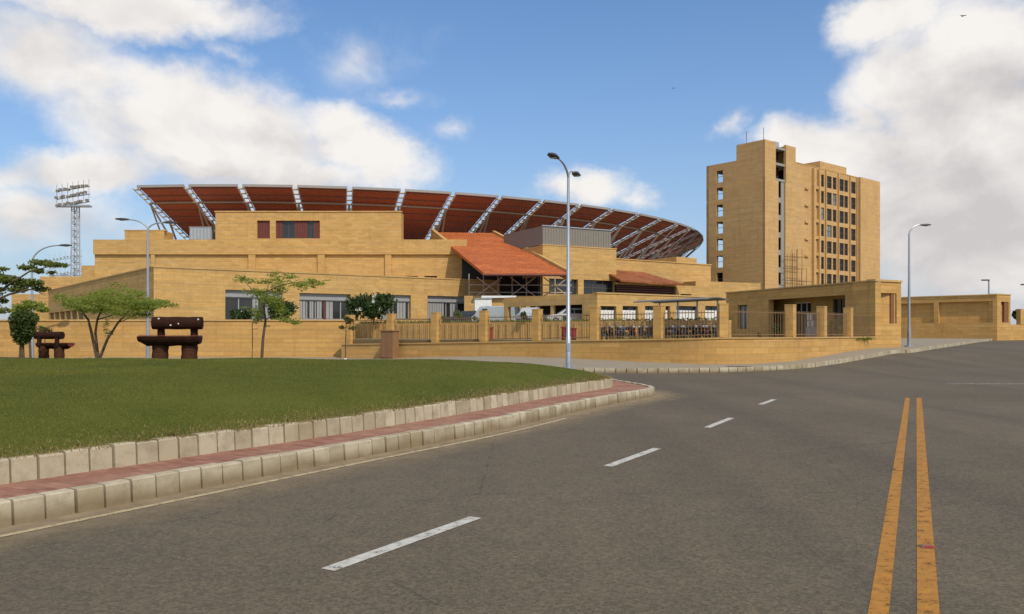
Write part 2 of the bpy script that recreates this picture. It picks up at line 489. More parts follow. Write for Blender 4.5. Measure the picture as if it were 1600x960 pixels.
M['dry'] = leafmat('dry_grass', (.17, .13, .045), (.34, .26, .11), .2)
M['acacia'] = leafmat('acacia_leaves', (.17, .21, .035), (.40, .42, .11), .55)
M['darkleaf'] = leafmat('dark_glossy_leaves', (.018, .036, .010), (.07, .105, .028), .25)
M['topiary'] = leafmat('clipped_leaves', (.025, .045, .01), (.12, .15, .035), .3)
M['midleaf'] = leafmat('mid_green_leaves', (.09, .115, .028), (.25, .27, .075), .5)
M['tip'] = leafmat('young_bronze_leaves', (.07, .065, .02), (.16, .14, .045))

# ------------------------------------------------------------------ camera, sun, sky
cam = bpy.data.cameras.new('camera'); co = bpy.data.objects.new('camera', cam); COL.objects.link(co)
co.location = (0, 0, EYE); co.rotation_euler = (R(90), 0, 0)
cam.sensor_width = 36; cam.lens = F / 1600 * 36; cam.shift_y = (HY - 480) / 1600; cam.clip_end = 9000; cam.clip_start = .1
sc.camera = co
SUN = Vector((.50, -.866, 0)).normalized(); EL = R(47)
sdir = Vector((SUN.x * math.cos(EL), SUN.y * math.cos(EL), math.sin(EL)))
sl = bpy.data.lights.new('sun', 'SUN'); sl.energy = 3.1; sl.angle = R(.6); sl.color = (1, .93, .80)
so = bpy.data.objects.new('sun', sl); COL.objects.link(so)
so.rotation_euler = sdir.to_track_quat('Z', 'Y').to_euler(); so.location = (30, -30, 60)

wd = bpy.data.worlds.new('World'); sc.world = wd; wd.use_nodes = True
t = NT(wd.node_tree); bg = t.n['Background']
SKYK = .1
bg.inputs['Strength'].default_value = SKYK
sky = t.new('ShaderNodeTexSky', sky_type='NISHITA'); sky.sun_disc = False
sky.sun_elevation = EL; sky.sun_rotation = math.atan2(sdir.x, sdir.y); sky.altitude = 20; sky.air_density = 1.0; sky.dust_density = 1.2; sky.ozone_density = 1.5
tc = t.new('ShaderNodeTexCoord'); sx = t.new('ShaderNodeSeparateXYZ'); t.put(sx.inputs[0], tc.outputs['Generated'])
X, Y, Zc = sx.outputs
az = t.m('ARCTAN2', X, Y); el = t.m('ARCSINE', Zc)
def azel(px, py):
    a = math.atan((px - 800) / F); return a, math.atan((HY - py) / F * math.cos(a))
cv = t.new('ShaderNodeCombineXYZ'); t.put(cv.inputs[0], az); t.put(cv.inputs[1], t.m('MULTIPLY', el, 1.35)); cvec = cv.outputs[0]
warp = t.noise(cvec, 9, 6, .62)
warp2 = t.noise(t.mapv(cvec, (1, 1, 1), (3.1, 7.7, 1.3)), 9, 6, .62)
azw = t.m('ADD', az, t.m('MULTIPLY', t.m('SUBTRACT', warp, .5), .12)); elw = t.m('ADD', el, t.m('MULTIPLY', t.m('SUBTRACT', warp2, .5), .08))
def blob(px, py, rx, ry, rot=0, w=1.0, raw=None):
    if raw: a, e, ra, re = raw
    else:
        a, e = azel(px, py); k = math.cos(a); ra, re = rx / F * k * k, ry / F * k
    u = t.m('SUBTRACT', azw, a); v = t.m('SUBTRACT', elw, e)
    c, s = math.cos(R(rot)), math.sin(R(rot))
    uu = t.m('ADD', t.m('MULTIPLY', u, c / ra), t.m('MULTIPLY', v, s / ra))
    vv = t.m('ADD', t.m('MULTIPLY', u, -s / re), t.m('MULTIPLY', v, c / re))
    d = t.m('SQRT', t.m('ADD', t.m('MULTIPLY', uu, uu), t.m('MULTIPLY', vv, vv)))
    return t.m('MULTIPLY', t.m('SUBTRACT', 1, d), w)
def fmax(lst):
    r_ = lst[0]
    for q in lst[1:]: r_ = t.m('MAXIMUM', r_, q)
    return r_
cl = fmax([blob(330, 215, 270, 110, -8, 1.25), blob(560, 235, 150, 62, -16, 1.1), blob(120, 268, 180, 48, 4, .9), blob(400, 270, 300, 40, 0, 1.0),
           blob(200, 5, 290, 62, 3, 1.1), blob(60, 80, 190, 90, -12, .62), blob(180, 130, 130, 60, -10, .5),
           blob(1490, 110, 200, 140, 12, 1.2), blob(1400, 30, 120, 50, 10, 1.0), blob(1640, 260, 300, 160, 0, 1.2), blob(1330, 245, 200, 75, -8, 1.15), blob(1500, 225, 230, 150, 10, 1.35), blob(1500, 345, 280, 100, 0, 1.35), blob(1230, 215, 90, 48, 10, .8),
           blob(1350, 180, 60, 90, 0, .7), blob(1560, 390, 330, 110, 0, .8),
           blob(908, 296, 92, 42, -4, .95), blob(985, 320, 50, 22, 0, .5), blob(572, 82, 75, 30, 20, .16), blob(625, 152, 46, 14, 8, .22), blob(357, 92, 46, 22, -20, .3), blob(705, 202, 28, 16, 0, .22), blob(1140, 190, 22, 40, 0, .34),
           blob(60, 335, 210, 60, 0, .55),
           blob(0, 0, 0, 0, 0, 1, (2.4, .55, .8, .45)), blob(0, 0, 0, 0, 0, 1, (-2.3, .6, .8, .4)), blob(0, 0, 0, 0, 0, .9, (-1.2, .75, .45, .3)), blob(0, 0, 0, 0, 0, .9, (1.3, .8, .5, .3)), blob(0, 0, 0, 0, 0, .8, (.2, 1.0, .9, .2))])  # last row: unseen clouds behind and overhead, added to whiten the ambient light
n1 = t.noise(cvec, 9, 8, .53, .3)
n1b = t.noise(t.mapv(cvec, (1, 1, 1), (-.018, -.034, 0)), 9, 8, .53, .3)
dens = t.m('ADD', cl, t.m('MULTIPLY', t.m('SUBTRACT', n1, .5), 1.1))
alpha = t.ss(dens, -.12, .62)
relief = t.m('MULTIPLY', t.m('SUBTRACT', n1, n1b), 1.35)
grey = fmax([blob(1500, 165, 190, 85, 8, 1.2), blob(1530, 330, 330, 130, 0, 1.2), blob(1450, 420, 300, 120, 0, 1.0), blob(330, 290, 330, 36, 0, .85), blob(60, 110, 150, 110, 0, .55), blob(430, 225, 110, 24, -8, .5), blob(60, 360, 220, 70, 0, .7)])
lum = t.m('ADD', t.m('ADD', .93, relief), t.m('MULTIPLY', t.m('MAXIMUM', grey, 0), -.66))
lum = t.m('MINIMUM', t.m('MAXIMUM', lum, .25), 1.0)
ccol = t.mix(lum, (.52, .49, .50, 1), (.93, .90, .87, 1))
hs = t.new('ShaderNodeHueSaturation'); hs.inputs['Saturation'].default_value = 1.1; hs.inputs['Value'].default_value = 1.0
t.l.new(sky.outputs[0], hs.inputs['Color'])
skyc = t.mix(1, hs.outputs[0], (.90, 1.29, 1.56, 1), 'MULTIPLY')
# pale haze low over the horizon
hz = t.m('MULTIPLY', t.m('POWER', 2.718, t.m('MULTIPLY', t.m('MAXIMUM', el, 0), -5.6)), .86)
skyc = t.mix(hz, skyc, (.53 / SKYK, .545 / SKYK, .63 / SKYK, 1))
full = t.mix(alpha, skyc, t.mix(1, ccol, (1 / SKYK, 1 / SKYK, 1 / SKYK, 1), 'MULTIPLY'))
t.l.new(full, bg.inputs['Color'])
wd.cycles.sampling_method = 'MANUAL'; wd.cycles.sample_map_resolution = 512
sc.view_settings.view_transform = 'Standard'; sc.view_settings.look = 'None'; sc.view_settings.exposure = 0; sc.view_settings.gamma = 1
sc.view_settings.use_curve_mapping = False
sc.cycles.max_bounces = 6; sc.cycles.transparent_max_bounces = 12

# ------------------------------------------------------------------ ground, road, footpath
YL = [-60, -25, 0, 20, 35, 36.5, 41.5, 48.5, 54, 68, 82, 95, 112, 150, 400, 4000]
def sheet(name, mat, x0, x1, ys, dz):
    m = MB()
    xs = [x0] + [-10 + 2 * i for i in range(8)] + [x1]
    for a, b in zip(ys, ys[1:]):
        for c, d in zip(xs, xs[1:]):
            m.add([(c, a, g(c, a) + dz), (d, a, g(d, a) + dz), (d, b, g(d, b) + dz), (c, b, g(c, b) + dz)], [(0, 1, 2, 3)])
    return m.build(name, mat, fix=False)
tag(sheet('ground', M['soil'], -3000, 3000, YL, -.06), kind='structure')
tag(sheet('road', M['asphalt'], -100, 150, [y for y in YL if -25 <= y <= 150], 0), kind='structure')

def strip(name, pts, w, mat, dz=.004, across=False):
    """flat strip whose centre line follows pts (x, y)"""
    m = MB(); L = []; Rr = []
    for i, p in enumerate(pts):
        a = Vector(pts[max(i - 1, 0)]); b = Vector(pts[min(i + 1, len(pts) - 1)]); d = (b - a).normalized(); n = Vector((-d.y, d.x))
        L.append(Vector(p) + n * w / 2); Rr.append(Vector(p) - n * w / 2)
    for i in range(len(pts) - 1):
        q = [Rr[i], Rr[i + 1], L[i + 1], L[i]]
        m.add([(v.x, v.y, g(v.x, v.y) + dz) for v in q], [(0, 1, 2, 3)])
    o = m.build(name, mat, fix=False)
    if across:
        uv = o.data.uv_layers.new(name='across').data
        for k in range(len(uv) // 4):
            for j, u in enumerate((1, 1, 0, 0)): uv[k * 4 + j].uv = (u, 0)
    return tag(o, kind='structure')

def gp(px, py):
    Yd = F * EYE / (py - HY); return ((px - 800) / F * Yd, Yd)
for a, b in (((512, 891), (743, 809)), ((950, 729), (1027, 701)), ((1105, 668.5), (1143, 653.5)), ((1188, 632.5), (1210, 624.5))):
    p0, p1 = Vector(gp(*a)), Vector(gp(*b)); strip('lane_dash', [p0, p1], .13, M['white_line'])
d0 = Vector(gp(*(743, 809))) - Vector(gp(950, 729)); 
q0 = Vector(gp(512, 891)) + d0; strip('lane_dash', [q0 + d0.normalized() * 1.9, q0], .13, M['white_line'])
for a, b, w in (((1373, 955), (1418, 622), .115), ((1450.5, 955), (1436, 622), .125)):
    p0, p1 = Vector(gp(*a)), Vector(gp(*b)); d = (p1 - p0).normalized()
    strip('centre_line', [p0 - d * 12, p1], w, M['yellow_line'])
strip('stop_line', [(14.8, 28.3), (22, 28.25), (34, 28.2)], .4, M['worn_line'])

# kerb island -------------------------------------------------------
def smooth_line(pts, n=6):
    out = []
    for i in range(len(pts) - 1):
        p0 = Vector(pts[max(i - 1, 0)]); p1 = Vector(pts[i]); p2 = Vector(pts[i + 1]); p3 = Vector(pts[min(i + 2, len(pts) - 1)])
        for k in range(n):
            u = k / n
            out.append(.5 * ((2 * p1) + (p2 - p0) * u + (2 * p0 - 5 * p1 + 4 * p2 - p3) * u * u + (3 * p1 - p0 - 3 * p2 + p3) * u ** 3))
    out.append(Vector(pts[-1])); return out
def resample(pts, step):
    out = [Vector(pts[0])]; need = step
    for a, b in zip(pts, pts[1:]):
        a, b = Vector(a), Vector(b); L = (b - a).length; u = 0
        while L - u >= need:
            u += need; out.append(a + (b - a) * (u / L)); need = step
        need -= L - u
    return out
OUT = smooth_line([(-15.6, -12.3), (-9.7, -1.9), (-4.46, 7.25), (-2.226, 11.13), (-.417, 14.26), (1.224, 17.68), (2.45, 20.1), (3.55, 22.0), (3.98, 23.1), (3.85, 24.6), (3.45, 26.6), (3.15, 28.6), (2.4, 30.4), (.4, 32.3), (-5, 35.2), (-18, 42), (-45, 55)])
INN = smooth_line([(-16.6, -11.5), (-10.7, -1.2), (-5.07, 8.24), (-2.5, 12.5), (-.49, 16.5), (.78, 19.3), (1.8, 21.3), (2.55, 22.7), (2.86, 23.6), (2.82, 24.7), (2.56, 26.3), (2.3, 28.2), (1.7, 29.6), (-.1, 31.2), (-5.5, 34.1), (-18.6, 40.8), (-45, 54)])
def kerb_run(name, line, z0, z1, w, step, mat, gz=None, tilt=.02, gap=.018):
    """row of kerb stones; the face towards the road is on the right of the line"""
    m = MB(); pts = resample(line, step)
    for a, b in zip(pts, pts[1:]):
        d = (b - a).normalized(); n = Vector((-d.y, d.x))
        a2, b2 = a + d * gap * random.uniform(.5, 1.2), b - d * gap * .5
        jz = random.uniform(-.008, .008); jn = n * random.uniform(-.012, .012)
        za = (gz(a.x, a.y) if gz else 0); zb = (gz(b.x, b.y) if gz else 0)
        f0a, f0b = a2 + jn, b2 + jn; b0a, b0b = a2 + n * w + jn, b2 + n * w + jn
        ch = random.uniform(.012, .022)
        prof = [(0, z0), (tilt, z1 - ch), (tilt + ch, z1), (w, z1), (w, z0)]
        vs = []
        for base, zz in ((f0a, za), (f0b, zb)):
            for o_, z_ in prof:
                q = base + n * o_; vs.append((q.x, q.y, z_ + zz + (jz if z_ > z0 else 0)))
        fs = [(0, 1, 2, 3, 4), (9, 8, 7, 6, 5)] + [(i, 5 + i, 5 + (i + 1) % 5, (i + 1) % 5) for i in range(5)]
        m.add(vs, fs)
    return tag(m.build(name, mat), kind='structure')
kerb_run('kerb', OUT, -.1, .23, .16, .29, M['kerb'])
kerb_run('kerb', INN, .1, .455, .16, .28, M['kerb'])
def ribbon(name, A, B, za, zb, mat, n=220):
    la, lb = resample(A, .05), resample(B, .05); m = MB(); prev = None
    for i in range(n + 1):
        a = la[int(i / n * (len(la) - 1))]; b = lb[int(i / n * (len(lb) - 1))]
        cur = ((a.x, a.y, za), (b.x, b.y, zb))
        if prev: m.add([prev[0], cur[0], cur[1], prev[1]], [(0, 1, 2, 3)])
        prev = cur
    return tag(m.build(name, mat, fix=False), kind='structure')
def offset(line, o):
    r_ = []
    for i, p in enumerate(line):
        d = (line[min(i + 1, len(line) - 1)] - line[max(i - 1, 0)]).normalized(); r_.append(p + Vector((-d.y, d.x)) * o)
    return r_
ribbon('paved_strip', offset(OUT, .1), offset(INN, .06), .205, .205, M['paver'])
ribbon('soil_strip', offset(INN, .1), offset(INN, .6), .425, .44, M['soil'])
# dust gathered in the gutter and the cream edge line
gut = [p for p in resample(OUT, .5) if p.y < 30]
strip('gutter_dust', offset(gut, -.62), 1.3, M['dust'], .0035, across=True)
edge = [p for p in resample(OUT, .5) if -12 < p.y < 17.2]
strip('edge_line', offset(edge, -.30), .085, M['edge_line'], .008)

# the lawn mound: height grows with the distance from the inner kerb
poly = np.array([(p.x, p.y) for p in offset(INN, .13)] + [(-70, 60), (-70, -30), (-20, -12)])
A_, B_ = poly, np.roll(poly, -1, 0)
def sdist(q):
    best = np.full(len(q), 1e9); inside = np.zeros(len(q), bool); near = np.zeros_like(q)
    for a, b in zip(A_, B_):
        ab = b - a; u = np.clip(((q - a) @ ab) / (ab @ ab), 0, 1); c = a + u[:, None] * ab
        dd = np.hypot(*(q - c).T); k = dd < best; best[k] = dd[k]; near[k] = c[k]
        cond = (a[1] > q[:, 1]) != (b[1] > q[:, 1])
        with np.errstate(divide='ignore', invalid='ignore'):
            xi = (b[0] - a[0]) * (q[:, 1] - a[1]) / (b[1] - a[1]) + a[0]
        inside ^= cond & (q[:, 0] < xi)
    return np.where(inside, best, -best), near
def mound_h(q, d):
    pl = np.where(q[:, 1] < 23.5, .995, .995 - .037 * (q[:, 1] - 23.5))
    pl = np.where(q[:, 0] < -30, pl, pl)
    h = .45 + (pl - .45) * (1 - np.exp(-np.maximum(d, 0) / 1.9))
    bump = .018 * np.sin(q[:, 0] * 1.3 + 2 * np.sin(q[:, 1] * .7)) + .012 * np.sin(q[:, 1] * 2.1 + q[:, 0] * .6)
    return np.maximum(h + bump * np.clip(d, 0, 1), .12)
gx = np.arange(-42, 4, .2); gy = np.arange(-12, 52, .2)
GX, GY = np.meshgrid(gx, gy); q = np.stack([GX.ravel(), GY.ravel()], 1)
sd, near = sdist(q)
snap = np.abs(sd) < .11; q[snap] = near[snap]; sd[snap] = 0
hz_ = mound_h(q, sd)
nx, ny = len(gx), len(gy)
idx = np.arange(nx * ny).reshape(ny, nx)
fc = np.stack([idx[:-1, :-1], idx[:-1, 1:], idx[1:, 1:], idx[1:, :-1]], -1).reshape(-1, 4)
fc = fc[(sd[fc] > -1e-4).all(1)]
used = np.unique(fc); rem = np.full(nx * ny, -1); rem[used] = np.arange(len(used))
tag(np_mesh('lawn', np.c_[q[used], hz_[used]], rem[fc], M['lawn'], smooth=True), kind='structure')

def blades(name, mat, n, box, hmin, hmax, wid, edge_only=None, falloff=None):
    pts = np.c_[rng.uniform(box[0], box[1], n), rng.uniform(box[2], box[3], n)]
    ok = (np.abs(pts[:, 0]) < .66 * pts[:, 1] + 1.5)
    pts = pts[ok]; d, _ = sdist(pts)
    keep = d > (-.05 if not edge_only else -.11)
    if edge_only: keep &= d < np.abs(rng.normal(0, edge_only, len(pts)))
    if falloff: keep &= rng.random(len(pts)) < np.clip(falloff / np.maximum(pts[:, 1], 1), 0, 1) ** 1.3
    pts, d = pts[keep], d[keep]
    z = mound_h(pts, d)
    N = len(pts); a = rng.uniform(0, 2 * np.pi, N); ln = rng.uniform(hmin, hmax, N); w = wid * rng.uniform(.7, 1.3, N) * (1 + pts[:, 1] / 14)
    lean = rng.uniform(.1, .8, N); b = rng.uniform(0, 2 * np.pi, N)
    base = np.c_[pts, z - .01]
    dx = np.c_[np.cos(a), np.sin(a), np.zeros(N)] * w[:, None]
    tip = base + np.c_[np.cos(b) * lean * ln, np.sin(b) * lean * ln, ln]
    v = np.stack([base - dx, base + dx, tip], 1).reshape(-1, 3)
    f = np.arange(N * 3).reshape(N, 3)
    return tag(np_mesh(name, v, f, mat), kind='stuff')
blades('grass', M['grass'], 900000, (-20, 3.2, 6.5, 29), .014, .036, .0033, falloff=9)
blades('dry_grass', M['dry'], 700000, (-8, 3.2, 6.5, 29), .02, .05, .004, edge_only=.22)

# far kerb and footpath ---------------------------------------------
FK = [(-48, 66), (-20, 49.5), (-8, 41.2), (-3, 38.2), (2.77, 36.0), (6.5, 35.8), (9.8, 36.4), (13.2, 38.4), (16, 41.5), (20, 46), (22.2, 48.5), (24.9, 51), (36.9, 68), (46.6, 82), (58.5, 95), (120, 145)]
FO = [(-45, 75), (-18, 60), (-7, 54), (-2, 50), (3, 46), (7, 45), (11, 44), (14, 48), (15, 52), (17, 57), (18, 60), (21, 68), (28, 92), (36, 108), (48, 118), (110, 168)]
FKs = smooth_line(FK, 8)
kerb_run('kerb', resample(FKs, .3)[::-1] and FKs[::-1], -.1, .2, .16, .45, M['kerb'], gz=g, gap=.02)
m = MB(); n = 160; la, lb = resample(FKs, .1), resample(smooth_line(FO, 8), .1)
# pair both lines by station so the ribbon stays orderly
def station(line, ref, n):
    segs = smooth_line(ref, n); return segs
la, lb = smooth_line(FK, 8), smooth_line(FO, 8)
for i in range(len(la) - 1):
    for k in range(4):
        u0, u1 = k / 4, (k + 1) / 4
        c = [la[i].lerp(lb[i], u0), la[i + 1].lerp(lb[i + 1], u0), la[i + 1].lerp(lb[i + 1], u1), la[i].lerp(lb[i], u1)]
        m.add([(v.x, v.y, g(v.x, v.y) + .19) for v in c], [(0, 1, 2, 3)])
tag(m.build('footpath', M['sidewalk'], fix=False), kind='structure')
o = MB(); o.prism([(x, y) for x, y in [(9.55, 36.75), (10.15, 36.7), (10.7, 36.95), (10.6, 37.25), (9.9, 37.3), (9.5, 37.1)]], .24, .262)
tag(o.build('drain_cover', M['dark_steel']), 'dark drain cover lying in the footpath before the corner of the fence', 'drain cover')

# ------------------------------------------------------------------ yards and terrace
tag(MB().prism([(-14, 60), (-10.2, 54.2), (-10.0, 52.1), (7.75, 39.6), (8.9, 38.95), (9.9, 38.75), (10.8, 39.0), (13.7, 41.1), (22.4, 51.4), (20, 62), (14, 70), (-10, 70)], .3, 1.36).build('yard', M['yardsoil']), kind='structure')
tag(MB().prism([(-70, 54.6), (-12.6, 54.6), (-12.2, 63.5), (.2, 54.8), (12.05, 46.65), (11.4, 60), (10.9, 69.5), (20.5, 76.4), (30, 80), (60, 115), (60, 230), (-140, 230), (-140, 90)], .3, 2.46).build('terrace', M['yardsoil']), kind='structure')

# ------------------------------------------------------------------ windows helper
def window(parent, w, s0, s1, z0, z1, depth, nv, nh, glassm='glass', framem='frame', fw=.08, name='window'):
    fr = MB(); b = .06
    fr.obox(w, s0, s0 + fw, depth - b, depth, z0, z1).obox(w, s1 - fw, s1, depth - b, depth, z0, z1)
    fr.obox(w, s0 + fw, s1 - fw, depth - b, depth, z0, z0 + fw).obox(w, s0 + fw, s1 - fw, depth - b, depth, z1 - fw, z1)
    for i in range(1, nv + 1):
        a = s0 + (s1 - s0) * i / (nv + 1); fr.obox(w, a - fw / 2, a + fw / 2, depth - b + .01, depth, z0 + fw, z1 - fw)
    for i in range(1, nh + 1):
        a = z0 + (z1 - z0) * i / (nh + 1); fr.obox(w, s0 + fw, s1 - fw, depth - b + .015, depth, a - fw / 2, a + fw / 2)
    f = fr.build(name, M[framem], parent)
    MB().obox(w, s0 + .002, s1 - .002, depth + .002, depth + .03, z0 + .002, z1 - .002).build('pane', M[glassm], f)
    return f

# ------------------------------------------------------------------ STADIUM
st = empty('stadium', (-40, 112, 2.4), 0, 'golden stone cricket stadium with a flaring maroon ring roof and orange entrance roof', 'stadium')
CX, CY = -40.0, 197.0
def ring(a, r_, z, off=0):
    a = R(a); return (CX + r_ * math.sin(a) + off * math.cos(a), CY - r_ * math.cos(a) + off * math.sin(a), z)
def rz(r_): return 22 - (83 - r_) * .4
R0, R1 = 83.0, 66.0
A0, DA, NB = -8.3, 5.1, 23
GAP = .42
for k in range(NB):
    a0, a1 = A0 + DA * k, A0 + DA * (k + 1)
    # roof sheet of one bay
    m = MB(); nr = 6
    for j in range(nr):
        ra, rb = R0 + (R1 - R0) * j / nr, R0 + (R1 - R0) * (j + 1) / nr
        q = [ring(a0, ra, rz(ra), GAP), ring(a1, ra, rz(ra), -GAP), ring(a1, rb, rz(rb), -GAP), ring(a0, rb, rz(rb), GAP)]
        m.hexa(q + [(x, y, z + .14) for x, y, z in q])
    m.build('roof_panel', M['canopy'], st)
    # purlins under the sheet
    m = MB()
    for j, rr in enumerate(np.linspace(R0 - .4, R1 + .5, 10)):
        m.tube([ring(a0, rr, rz(rr) - .14, GAP), ring(a1, rr, rz(rr) - .14, -GAP)], .07 if j != 2 else .16, 5)
    m.build('purlin', M['purlin'], st)
    m = MB(); q0, q1 = ring(a0, R0 + .12, 0, GAP - .1), ring(a1, R0 + .12, 0, -GAP + .1)
    w = Wall(q0[:2], (q1[0] - q0[0], q1[1] - q0[1])); L = math.dist(q0, q1)
    m.obox(w, 0, L, -.08, .08, 21.86, 22.2).build('fascia', M['fascia'], st)
for k in range(NB + 1):
    a = A0 + DA * k
    m = MB(); pts = [ring(a, rr, rz(rr) - .24, 0) for rr in (R0, R1)]
    for s in (-1, 1):
        m.tube([ring(a, rr, rz(rr) - .22, s * .40) for rr in (R0 + .1, R1)], .075, 6)
    for rr in np.arange(R0 - .2, R1, -1.15):
        w0, w1 = ring(a, rr, rz(rr) - .2, -.42), ring(a, rr, rz(rr) - .2, .42); w2, w3 = ring(a, rr - .34, rz(rr - .26) - .2, .42), ring(a, rr - .26, rz(rr - .26) - .2, -.42)
        q = [w0, w1, w2, w3]; m.hexa([(x, y, z - .06) for x, y, z in q] + [(x, y, z + .06) for x, y, z in q])
    rib = m.build('roof_rib', M['white_steel'], st)
    m = MB()
    top = ring(a, 79.5, rz(79.5) - .3)
    for s in (-1, 1):
        m.tube([top, ring(a + s * 1.0, 71, 11.2)], .13, 6)
    m.tube([ring(a, 74.5, rz(74.5) - .3), ring(a, 69, 10.8)], .16, 6)
    m.tube([ring(a, 71, 11.2), ring(a, 67, rz(67) - .3)], .10, 6)
    m.tube([ring(a, 71, 11.2), ring(a, 83, rz(83) - .4)], .10, 6) if k > 12 else None
    m.build('strut', M['tan_steel' if k < 9 else 'white_steel'], rib)
m = MB()
for rr, z, rad in ((71, 11.2, .16), (67, rz(67) - .35, .18), (79.5, rz(79.5) - .3, .12)):
    m.tube([ring(A0 + DA * i / 2, rr, z) for i in range(NB * 2 + 1)], rad, 6)
m.build('ring_beam', M['tan_steel'], st)
m = MB(); prev = None
for i in range(60):
    a = -10 + i * 2
    cur = (ring(a, 69.5, 2), ring(a, 69.5, 10.9), ring(a, 69.0, 10.9), ring(a, 69.0, 2))
    if prev:
        m.add([prev[0], cur[0], cur[1], prev[1], prev[3], cur[3], cur[2], prev[2]], [(0, 1, 2, 3), (3, 2, 6, 7), (4, 7, 6, 5)])
    prev = cur
m.build('stand_wall', M['stone'], st)
m = MB(); prev = None
for i in range(60):
    a = -9 + i * 2
    cur = (ring(a, 68.9, 11.0), ring(a, 50, 3.5))
    if prev: m.add([prev[0], cur[0], cur[1], prev[1]], [(0, 1, 2, 3)])
    prev = cur
m.build('seating_tier', M['concrete'], st)

# long upper front: frontal wall at y = 112
W = Wall((P(148, 0, 112)[0], 112), (1, 0))
Lm = W.s_(729); zt = 14.36
m = MB()
slits = [(W.s_(613), W.s_(627), 9.2, 9.5), (W.s_(632), W.s_(653), 9.15, 9.5), (W.s_(663), W.s_(683), 9.1, 9.5)]
wall_open(m, W, Lm, 2.4, 12.38, .6, slits)
m.obox(W, 0, .6, .6, 16, 2.4, 12.38).obox(W, Lm - .6, Lm, .6, 16, 2.4, 12.38).obox(W, .6, Lm - .6, 15.5, 16, 2.4, 12.38)
m.build('front_wall', M['stone'], st)
MB().obox(W, -.05, Lm + .05, -.35, 16.1, 12.38, zt).build('parapet_band', M['stone'], st)
for a, b in ((237, 243), (389, 400), (497, 508), (602, 612)):
    MB().obox(W, W.s_(a), W.s_(b), -.3, 0, 6, 12.375).build('pilaster', M['stone'], st)
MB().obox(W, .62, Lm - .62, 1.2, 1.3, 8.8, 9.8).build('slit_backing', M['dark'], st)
# raised block with shutters
zb = 18.07; s0, s1 = W.s_(337), W.s_(627)
ops = [(W.s_(402), W.s_(422), W.z_(400, 373), W.z_(400, 345)), (W.s_(431), W.s_(500), W.z_(400, 373), W.z_(400, 345))]
m = MB(); U = Wall(W.at(0, -.1), (1, 0))
wall_open(m, U, s1, zt + .004, zb, .5, ops, s0)
m.obox(U, s0, s0 + .5, .5, 2.4, zt + .004, zb).obox(U, s1 - .5, s1, .5, 2.4, zt + .004, zb).obox(U, s0 + .5, s1 - .5, 1.9, 2.4, zt + .004, zb).obox(U, s0 + .5, s1 - .5, .5, 1.9, zb - .4, zb - .1)
m.build('penthouse_wall', M['stone'], st)
MB().obox(U, s0 - .12, s1 + .12, -.1, .6, zb + .003, zb + .16).build('coping', M['coping'], st)
za, zc = ops[0][2], ops[0][3]
for a, b in ((402, 422), (431, 441), (460, 480), (490, 500)):
    sa, sb = W.s_(a), W.s_(b); m = MB(); n = max(2, int((sb - sa) / .3))
    for i in range(n):
        u0, u1 = sa + (sb - sa) * i / n, sa + (sb - sa) * (i + 1) / n
        m.obox(U, u0 + .012, u1 - .012, .25, .31, za + .01, zc - .01)
    m.build('shutter', M['shutter_red'], st)
for a, b in ((441, 460), (480, 490)):
    window(st, U, W.s_(a), W.s_(b), za, zc, .42, 1, 0)
# step at the left and slim parapet
MB().obox(W, W.s_(193), W.s_(255), .3, 3.4, zt + .003, 15.62).build('stair_block', M['stone'], st)
MB().obox(W, W.s_(192), W.s_(258), .25, .8, 15.623, 15.75).build('coping', M['coping'], st)

# lower front block (turned to the left-front corner at px 240)
V = Wall((-36.6, 85), (.836, .549)); Lv = V.s_(781); zl = 8.5
wins = []
for a, b, yt, yb in ((352, 441, 454, 503), (468, 548, 459, 500), (592, 642, 461, 500), (668, 731, 463, 502)):
    wins.append((V.s_(a), V.s_(b), max(2.6, V.z_((a + b) / 2, yb)), V.z_((a + b) / 2, yt)))
m = MB(); wall_open(m, V, Lv, 2.4, zl, .7, wins)
m.obox(V, 0, Lv, .7, 20, zl - .5, zl - .02).obox(V, Lv - .6, Lv, .7, 20, 2.4, zl - .5)
m.build('lower_wall', M['stone'], st)
MB().obox(V, -.08, Lv + .08, -.07, .55, zl + .003, zl + .15).build('coping', M['coping'], st)
for i, (a, b, z0, z1) in enumerate(wins):
    MB().obox(V, a + .01, b - .01, .35, .68, z1 - .75, z1 - .01).build('shutter_box', M['shutter_grey'], st)
    n = (3, 5, 3, 3)[i]
    window(st, V, a + .01, b - .01, z0, z1 - .76, .6, n, 0, 'glass', 'shutter_grey', .12)
    ln = b - a
    spans = ([(.50, .60), (.72, .82)], [(.03, .15), (.22, .30), (.36, .46), (.54, .68)], [(.1, .4), (.62, .9)], [(.05, .45), (.6, .8)])[i]
    for u0, u1 in spans:
        m = MB(); x0, x1 = a + ln * u0, a + ln * u1; k = max(2, int((x1 - x0) / .3))
        for j in range(k):
            m.obox(V, x0 + (x1 - x0) * j / k, x0 + (x1 - x0) * (j + .86) / k, .5 + .02 * (j % 2), .535 + .02 * (j % 2), z0 + .15, z1 - .8)
        m.build('curtain', M['curtain'], st)
    if i == 1:
        MB().obox(V, a + ln * .49, a + ln * .53, .48, .56, z0, z1 - .77).build('mullion', M['shutter_red'], st)
